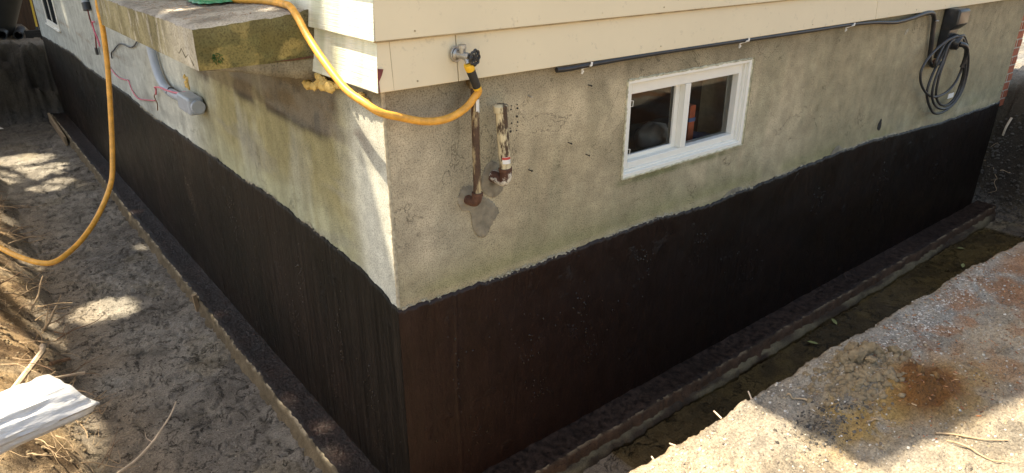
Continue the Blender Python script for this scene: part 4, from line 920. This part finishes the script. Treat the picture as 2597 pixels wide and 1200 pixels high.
stick([(-1.06, 2.85, .08), (-1.0, 2.92, .13), (-.965, 3.02, .17), (-.94, 3.06, .20)], .007, .003, M['root'], "curved root below the low point of the hose")
for i in range(95):
    y = random.uniform(1.5, 5.5) if i > 26 else random.uniform(.7, 1.9); z = random.uniform(-.05, .30); t = (z+.08)/.93
    x = XL-.40*(.25*t+.55*t)-.02
    x = XL-.72*t-.02; z = max(z, gh(x, y)-.02)
    L = random.uniform(.10, .32); dx = random.uniform(.3, 1); dy = random.uniform(-.9, .6); dz = random.uniform(-.35, .35)
    d = Vector((dx, dy, dz)).normalized(); P = [Vector((x, y, z))]
    for q in range(5):
        d = (d+Vector((random.uniform(-.35, .35), random.uniform(-.35, .35), random.uniform(-.35, .2)))).normalized(); P.append(P[-1]+d*L/5)
    for p in P[1:]: p.z = max(p.z, -.06)
    br = [([P[2], P[2]+Vector((random.uniform(0, .05), random.uniform(-.06, .06), random.uniform(-.02, .05))), P[2]+Vector((random.uniform(.02, .09), random.uniform(-.1, .1), random.uniform(-.04, .08)))], .0022)] if random.random() < .6 else None
    r = random.choice([.0018, .0024, .0032, .0045])
    stick(P, r, r*.35, M['root'] if random.random() < .7 else M['rootdark'], "thin dry root sticking out of the left bank", "root", "thin roots sticking out of the left bank", branch=br, k=3)
V = []; F = []
mb = MB()
for i in range(420):
    y = random.uniform(.5, 6.0)**1.0; t = random.random(); x = XL-.75*t+.02; z = gh(x, y)+.004; L = random.uniform(.03, .14)
    d = Vector((random.uniform(-.5, 1), random.uniform(-1, 1), random.uniform(-.6, .5))).normalized(); P = [Vector((x, y, z))]
    for q in range(3):
        d = (d+Vector((random.uniform(-.5, .5), random.uniform(-.5, .5), random.uniform(-.5, .3)))).normalized(); P.append(P[-1]+d*L/3)
    mb.tube(P, [.0012, .001, .0008, .0005], 4, False)
tag(mb.build("hair_roots", M['root'], smooth=False), "fine hair roots tangled over the left bank", "roots", kind="stuff")
# front bank: clods, stones, gravel, chips
def rock(c, r, mat, name, label=None, cat=None, group=None, sq=(1, 1, .7), n=9):
    m = MB(); m.ball((0, 0, 0), r, n, sq, .35); o = m.build(name, mat, smooth=True); o.location = c; o.rotation_euler = (0, 0, random.random()*6)
    return tag(o, label, cat, group)
cl = [(1.165, -1.155, .034), (1.215, -1.165, .030), (1.25, -1.185, .024), (1.20, -1.125, .026), (1.305, -1.225, .024), (1.13, -1.13, .020), (1.275, -1.15, .018), (1.33, -1.26, .016), (1.18, -1.20, .018), (1.10, -1.17, .014), (1.27, -1.33, .020), (1.30, -1.37, .014)]
def clod(c, r, mat, lab):
    m = MB(); m.ball((0, 0, 0), r, 26, (1.1, .95, .72)); o_ = random.random()*50
    V = np.array(m.v); d = V/np.maximum(np.linalg.norm(V, axis=1), 1e-6)[:, None]; k = 1+1.25*(fbm(d[:, 0]*2.2+d[:, 2]*1.7+o_, d[:, 1]*2.2+d[:, 2], 5, 700, .65)-.5)
    m.v = [tuple(q) for q in V*k[:, None]]; o = m.build("soil_clod", mat, smooth=True); o.location = c; o.rotation_euler = (random.random(), random.random(), random.random()*6)
    return tag(o, lab, "soil clod", "soil clods on the front bank")
def scatter(name, n, fx, mat, label, cat, rmin, rmax, flat=.7, chip=False, tones=None):
    V = []; F = []; K = []
    for i in range(n):
        x, y = fx(); z = gh_fast(x, y); r = rmin+(rmax-rmin)*RNG.rand()**2.2; b = len(V); a0 = RNG.rand()*6.28
        if chip:
            l, w, h = r, r*RNG.uniform(.2, .45), r*.12; dx, dy = math.cos(a0), math.sin(a0); tz = RNG.uniform(-.5, .5)*r
            for zz in (0, h):
                for s, t in ((-1, -1), (1, -1), (1, 1), (-1, 1)): V.append((x+dx*l*s-dy*w*t, y+dy*l*s+dx*w*t, z+zz+tz*s*.5+abs(tz)*.5))
            F += [(b+4, b+5, b+6, b+7), (b, b+1, b+5, b+4), (b+1, b+2, b+6, b+5), (b+2, b+3, b+7, b+6), (b+3, b, b+4, b+7)]
        else:
            for h, q in ((-.3, 1), (.35, .85)):
                for k in range(5):
                    a = a0+k*1.2566; rr = r*q*RNG.uniform(.75, 1.2); V.append((x+rr*math.cos(a), y+rr*math.sin(a)*.8, z+h*r*flat))
            V.append((x, y, z+r*flat*.7)); V.append((x, y, z+r*flat*.7))
            for k in range(5):
                k2 = (k+1) % 5; F += [(b+k, b+k2, b+5+k2, b+5+k)]; F += [(b+5+k, b+5+k2, b+10, b+11)]
    if tones is not None:
        tn = np.array(tones); per = len(V)//n; K = np.repeat(tn[RNG.randint(0, len(tn), n)]*RNG.uniform(.6, 1.25, (n, 1)), per, 0)
    return tag(fast(name, V, F, mat, smooth=False, col=K if tones is not None else None), label, cat, kind="stuff")
def gh_fast(x, y):
    i = min(max(np.searchsorted(gx, x)-1, 0), len(gx)-2); j = min(max(np.searchsorted(gy, y)-1, 0), len(gy)-2)
    u = (x-gx[i])/(gx[i+1]-gx[i]); v = (y-gy[j])/(gy[j+1]-gy[j])
    return GZ[i, j]*(1-u)*(1-v)+GZ[i+1, j]*u*(1-v)+GZ[i, j+1]*(1-u)*v+GZ[i+1, j+1]*u*v
R_ = RNG
CL = ("largest brown soil clod at the left of the heap on the front bank", "second largest brown clod in the middle of the heap", "brown clod at the right of the heap's middle", "brown clod at the back of the heap, nearest the trench", "separate rounded clod right of the heap", "small clod at the back left of the heap", "small clod at the back right of the heap", "small outlying clod beyond the separate rounded clod", "small clod at the foot of the largest clod", "smallest clod at the left end of the heap", "larger rusty clod in the rust-brown patch", "smaller rusty clod in the rust-brown patch")
for (x, y, r), lab in zip(cl, CL): clod((x, y, gh(x, y)+r*.45), r*1.0, M['clodrust'] if 'rusty' in lab else M['clod'], lab)
def peb_xy():
    while True:
        x, y = R_.uniform(-.1, 2.6), -1.03-R_.rand()**1.3*.85
        if ((x-1.26)/.22)**2+((y+1.36)/.12)**2 > 1: return x, y
scatter("pebbles", 5200, peb_xy, M['toned'], "small pebbles strewn over the front bank", "pebbles", .0015, .0075, tones=[(.42, .38, .31), (.30, .26, .20), (.48, .45, .40), (.16, .13, .10), (.36, .28, .18), (.22, .19, .15)])
scatter("dark_gravel", 420, lambda: (R_.normal(.80, .10), R_.normal(-1.245, .04)), M['toned'], "patch of dark gravel on the front bank", "gravel", .002, .009, tones=[(.06, .05, .04), (.10, .085, .065), (.17, .15, .12), (.04, .035, .03)])
scatter("trench_gravel", 700, lambda: (R_.uniform(5.95, 6.25), R_.uniform(-.5, .15)), M['gravel'], "dark gravel spread at the right end of the front trench", "gravel", .008, .024)
def chip_xy():
    while True:
        a = .9+2.6*R_.rand()**.75; y = -1.08-.75*R_.rand()*min(1.0, .3+a*.25)
        if R_.rand() < .22+1.1*ss(.44, .62, fbm(np.array([a*3.]), np.array([y*5.]), 3, 720))[0]*ss(.9, 2.0, np.array([a]))[0]: return a, y
scatter("bark_chips", 4200, chip_xy, M['toned'], "reddish bark chips scattered over the right part of the front bank", "bark chips", .002, .008, chip=True, tones=[(.34, .13, .05), (.27, .11, .05), (.42, .20, .09), (.16, .07, .035), (.40, .27, .15)])
scatter("pale_chips", 900, lambda: ((lambda a, q: (a+.10*math.sin(q*20), -1.10-abs(R_.normal(0, .07))))(R_.normal(1.8, .38), R_.rand())), M['chippale'], "whitish flecks strewn along the edge of the front bank", "chips", .002, .007, chip=True)
scatter("mud_crumbs", 2200, lambda: (R_.uniform(-.95, -.17), R_.uniform(.4, 5)), M['gravel'], "small dark crumbs of mud on the left trench floor", "mud crumbs", .002, .009)
scatter("mud_grit", 700, lambda: (R_.uniform(-.9, -.17), R_.uniform(.4, 5)), M['stone'], "pale grit on the left trench floor", "grit", .0015, .005)
scatter("bank_crumbs", 1800, lambda: (XL-.05-R_.rand()*.7, R_.uniform(.4, 5)), M['clod'], "crumbs of brown soil on the slope of the left bank", "soil crumbs", .003, .016)
scatter("spoil_crumbs", 900, lambda: (R_.normal(1.13, .09), R_.normal(-1.20, .06)), M['clod'], "loose soil crumbs around the heap on the front bank", "soil crumbs", .003, .017)
for (x, y, L, a, lab) in ((1.12, -1.56, .20, -.9, "thin grey twig on the sunlit corner of the front bank"), (1.05, -1.60, .16, -1.3, "bent twig below the thin grey twig on the front bank"), (.86, -1.12, .07, 2.3, "short pale wood sliver near the trench edge"), (.95, -1.34, .05, -.5, "short dark twig in the shade of the front bank")):
    P = [(x+L*(t-.5)*math.cos(a)+.008*math.sin(7*t), y+L*(t-.5)*math.sin(a), gh(x+L*(t-.5)*math.cos(a), y+L*(t-.5)*math.sin(a))+.007) for t in np.linspace(0, 1, 6)]
    stick(P, .0034, .002, M['root'], lab, "twig", name="twig", k=3)
for (x, y, z, L, d, lab) in ((.62, -.985, .80, .016, (.1, .9, .2), "pale root stub poking over the front bank edge, nearest the frame bottom"), (.40, -.99, .79, .018, (-.5, .9, .15), "pale root stub at the trench edge near the frame bottom"), (.30, -.99, .79, .012, (.3, .9, .1), "small root stub beside the lowest trench edge"), (.78, -1.0, .81, .016, (.3, .7, .5), "upright pale root stub at the shadow corner")):
    d = Vector(d).normalized(); p = Vector((x, y, z)); stick([p-d*.02, p, p+d*L*.6, p+d*L], .003, .0022, M['stick'], lab)
stick([(1.10, -.63, -.085), (1.25, -.60, -.08), (1.40, -.57, -.077), (1.62, -.59, -.08), (1.72, -.62, -.086)], .006, .003, M['rootdark'], "brown branch lying in the puddle of the front trench", "branch", name="branch")
for x, y, a, lab in ((4.62, -.42, .3, "yellow-green leaf lying in the middle of the far puddle"), (3.05, -.24, 1.0, "pale leaf lying against the footing halfway along the front trench"), (2.7, -.29, 2.2, "pale leaf nearest the camera in the front trench"), (4.95, -.28, 2.6, "farthest pale leaf beside the front footing")):
    m = MB(); dx, dy = math.cos(a), math.sin(a); P = [(-1, 0), (-.4, .35), (.3, .38), (1, 0), (.3, -.36), (-.4, -.33)]
    m.add([(x+.035*(p*dx-q*dy), y+.035*(p*dy+q*dx), -.086+.008*abs(q)+.004*p) for p, q in P], [(0, 1, 5), (1, 2, 4, 5), (2, 3, 4)])
    tag(m.build("fallen_leaf", M['paleleaf']), lab, "leaf", "fallen leaves in the front trench")
stick([(6.20, -.02, .74), (6.16, -.01, .66), (6.17, .0, .58)], .010, .008, M['stick'], "pale curved root in the dark bank at the wall's right end")
for i in range(8):
    y, z = random.uniform(-.2, .15), random.uniform(.2, .7); P = [Vector((6.03+.34*(z+.1)/1.1, y, z))]
    for q in range(4): P.append(P[-1]+Vector((random.uniform(-.05, .01), random.uniform(-.06, .06), random.uniform(-.06, .03))))
    stick(P, .003, .001, M['root'], "thin root hanging in the dark bank at the wall's right end", "root", "thin roots in the right end bank", k=3)
m = MB(); m.box((-.08, 0, 0), (.08, .10, .003)); o = m.build("paper_scrap", M['sticker']); o.location = (-.80, 8.9, gh(-.80, 8.9)+.02); o.rotation_euler = (.15, .1, .4); tag(o, "white paper scrap on the far floor of the left trench", "paper")

# ------------------------------------------------------------------ brick chimney beyond the right end of the house
ch = thing("brick_chimney", "red brick chimney base beyond the right end of the house", "chimney", None, (6.05, .3, 1.0))
BX0, BX1, BY0, BY1, BZ0 = 5.90, 6.335, .10, .70, .817
MB().box((BX0+.006, BY0+.006, BZ0), (BX1-.006, BY1, 1.70)).build("mortar_core", M['mortar'], ch)
protos = [MB().box((0, 0, 0), (.195, .09, .062)).build("brick", M['brick'], ch, bevel=.003, seg=1), MB().box((0, 0, 0), (.09, .195, .062)).build("brick", M['brick'], ch, bevel=.003, seg=1)]
first = [True, True]
def brick(kind, x, y, z):
    o = protos[kind]
    if not first[kind]:
        o = o.copy(); COL.objects.link(o); o.parent = ch
    first[kind] = False; o.location = (x-ch.location.x, y-ch.location.y, z-ch.location.z)
for p in protos:
    for v_ in p.data.vertices: v_.co += ch.location
for r in range(12):
    z = BZ0+r*.074; off = -.10 if r % 2 else 0
    for i in range(4):
        x = BX0+off+i*.207
        if x < BX0-.01 or x+.195 > BX1+.02: continue
        brick(0, x, BY0+random.uniform(-.002, .002), z)
    if r % 2:
        brick(1, BX0+.002, BY0+.001, z); brick(1, BX1-.10, BY0+.001, z)
    for i in range(2): brick(1, BX1-.088+random.uniform(-.002, .002), BY0+.21+i*.207, z)
MB().box((BX0+.02, BY0-.03, 1.702), (BX1+.05, BY1, 2.6)).build("grey_cladding", M['greybox'], ch, bevel=.004)

# ------------------------------------------------------------------ far end of the left trench: bin, broom, drain pipes, fence
zg = gh(-.3, 10.6)
b = thing("rubbish_bin", "large black plastic bin leaning beyond the far end of the left trench", "bin", None, (-.50, 10.75, gh(-.50, 10.75)))
bz = b.location.z
m = MB(); m.tube([(-.50+.30*z, 10.75, bz+z) for z in (0, .02, .9, .93, .94)], [.22, .27, .40, .425, .41], 28); m.build("body", M['bin'], b, smooth=True)
m = MB(); m.tube([(-.50+.30*z, 10.75, bz+z) for z in (.94, .97, 1.02)], [.43, .43, .30], 28); m.build("lid", M['bin'], b, smooth=True)
br = thing("push_broom", "black push broom with yellow handle beside the far house corner", "broom", None, (0, 10.45, gh(0, 10.45)))
z0 = br.location.z
m = MB(); m.box((-.11, 10.42, z0+.085), (.30, 10.48, z0+.12)); m.build("head", M['blackplastic'], br, bevel=.005)
m = MB()
for i in range(56):
    x = -.105+i*.0073; m.box((x, 10.425, z0+.0), (x+.0072, 10.475, z0+.087))
o = m.build("bristles", M['black'], br); o["kind"] = "stuff"
m = MB(); m.cyl((.06, 10.45, z0+.11), (.062, 10.46, z0+.16), .022, 12); m.build("socket", M['blackplastic'], br, smooth=True)
m = MB(); m.cyl((.062, 10.458, z0+.15), (.115, 10.70, z0+1.5), .013, 12); m.build("handle", M['broomyellow'], br, smooth=True)
for i, (x, y, r, lab) in enumerate(((-.20, 10.30, .060, "black corrugated drain pipe end next to the broom"), (-.40, 10.20, .065, "black corrugated drain pipe end in front of the rubbish bin"))):
    z = gh(x, y)+r*.9; m = MB(); P = []; Rr = []
    for k in range(50):
        P.append((x+.10*(k/49), y+k*.014, z)); Rr.append(r*(1 if k % 4 < 2 else .88))
    m.tube(P, Rr, 20, False); Pi = [Vector(p) for p in P]; m.tube(Pi, [q*.84 for q in Rr], 20, False)
    n = 20; m.f += [(k, (k+1) % n, 50*n+(k+1) % n, 50*n+k) for k in range(n)]
    tag(m.build("drain_pipe", M['bin'], smooth=True), lab, "drain pipe", "drain pipe ends beyond the left trench")
fe = thing("board_fence", "dark brown board fence behind the bin at the far left", "fence", None, (0, 12.6, .8))
for i in range(26):
    x = -2.2+i*.145; MB().box((x, 12.6+random.uniform(-.004, .004), .5), (x+.1435, 12.622, 2.9)).build("fence_board", M['fence'], fe)
MB().box((-2.2, 12.626, 1.1), (1.57, 12.67, 1.19)).build("rail", M['fence'], fe); MB().box((-2.2, 12.626, 2.1), (1.57, 12.67, 2.19)).build("rail", M['fence'], fe)

# ------------------------------------------------------------------ unseen trees left of the trench, crowns shaped and cut to place shade and sun patches
SX, SY = -.30, .35                                # metres the sun ray moves per metre of height
def lit(u, v):
    """gaps cut in the crown to let sun onto chosen spots: (u, v) is where the ray through a leaf meets z = 0"""
    L = (u < -.99+.05*np.sin(v*5)) & (v < 5.2)
    L |= (u > .27) & (v < -.33+.05*np.sin(u*30)) & (vn(u*26, v*26, 745) > .33)
    L |= (u < -.70) & (v < .50)
    L |= ((u+.66)/.20)**2+((v-2.95)/.18)**2 < .2+1.9*fbm(u*9, v*9, 3, 741)
    for (cu, cv, a, b_) in ((-.70, 6.7, .34, .30), (-.80, 7.3, .34, .26), (-.60, 6.1, .20, .2), (.42, 2.9, .03, .12), (.44, 6.25, .04, .16), (.17, 2.6, .05, .08), (-.25, 3.9, .05, .10), (-.12, 4.5, .07, .06), (.50, -.47, .10, .10), (.49, -.10, .05, .07), (.3, .25, .12, .06), (.26, 1.1, .10, .10), (-.10, .50, .05, .10), (-.07, .75, .05, .08), (-.12, 1.05, .04, .10), (-.06, 1.35, .04, .07), (-.11, 2.2, .05, .05)):
        L |= ((u-cu)/a)**2+((v-cv)/b_)**2 < .25+1.7*fbm(u*9, v*9, 3, 740)
    return L
def tree(x, y, y0, y1, label, seed):
    rg = np.random.RandomState(seed); t = thing("broadleaf_tree", label, "tree", "trees left of the trench", (x, y, gh(x, y)))
    zb = t.location.z; cx, cy, cz = -2.0, (y0+y1)/2+.35*6.4, 6.4
    m = MB(); tr = crom([(x, y, zb-.2), (x+.05, y, zb+1.5), (x+.2, y+.05, zb+3.0), (x+.5, y+.1, zb+4.2)], 6); m.tube(tr, lambda s: .20-.09*s, 12)
    for i in range(9):
        e = Vector((cx+rg.uniform(-1.1, 1.0), cy+rg.uniform(-.5, .5)*(y1-y0), cz+rg.uniform(-.7, .9))); s = tr[int(len(tr)*rg.uniform(.62, .98))]
        md_ = s.lerp(e, .5)+Vector((rg.uniform(-.2, .2), rg.uniform(-.3, .3), .35)); m.tube(crom([s, md_, e], 5), lambda q: .07*(1-.85*q), 7)
    m.build("trunk", M['bark'], t, smooth=True)
    n = 62000; u = rg.uniform(-1.25, 1.6, n); v = rg.uniform(y0-.1, y1+.3, n); z = rg.normal(6.4, .75, n)
    keep = ~lit(u, v); keep &= v > -.36; keep &= fbm(u*2.3, v*2.3, 3, seed) > .1
    u, v, z = u[keep], v[keep], z[keep]; px = u+SX*z; py = v+SY*z
    n = len(u); s = rg.uniform(.035, .075, n)[:, None]
    a = rg.normal(size=(n, 3)); a[:, 2] *= .5; a /= np.linalg.norm(a, axis=1)[:, None]; b2 = rg.normal(size=(n, 3)); b2 -= a*(a*b2).sum(1)[:, None]; b2 /= np.linalg.norm(b2, axis=1)[:, None]
    c = np.stack([px, py, z], 1); V = np.stack([c-a*s, c+b2*s*.5, c+a*s, c-b2*s*.5], 1).reshape(-1, 3)
    fast("crown", V, np.arange(4*n).reshape(-1, 4), M['leaf'], t, smooth=False)
tree(-3.7, 6.2, -.4, 4.6, "unseen leafy tree with a leaning trunk, nearer the camera", 3)
tree(-3.7, 10.4, 4.4, 11.5, "unseen leafy tree with a leaning trunk, farther from the camera", 5)
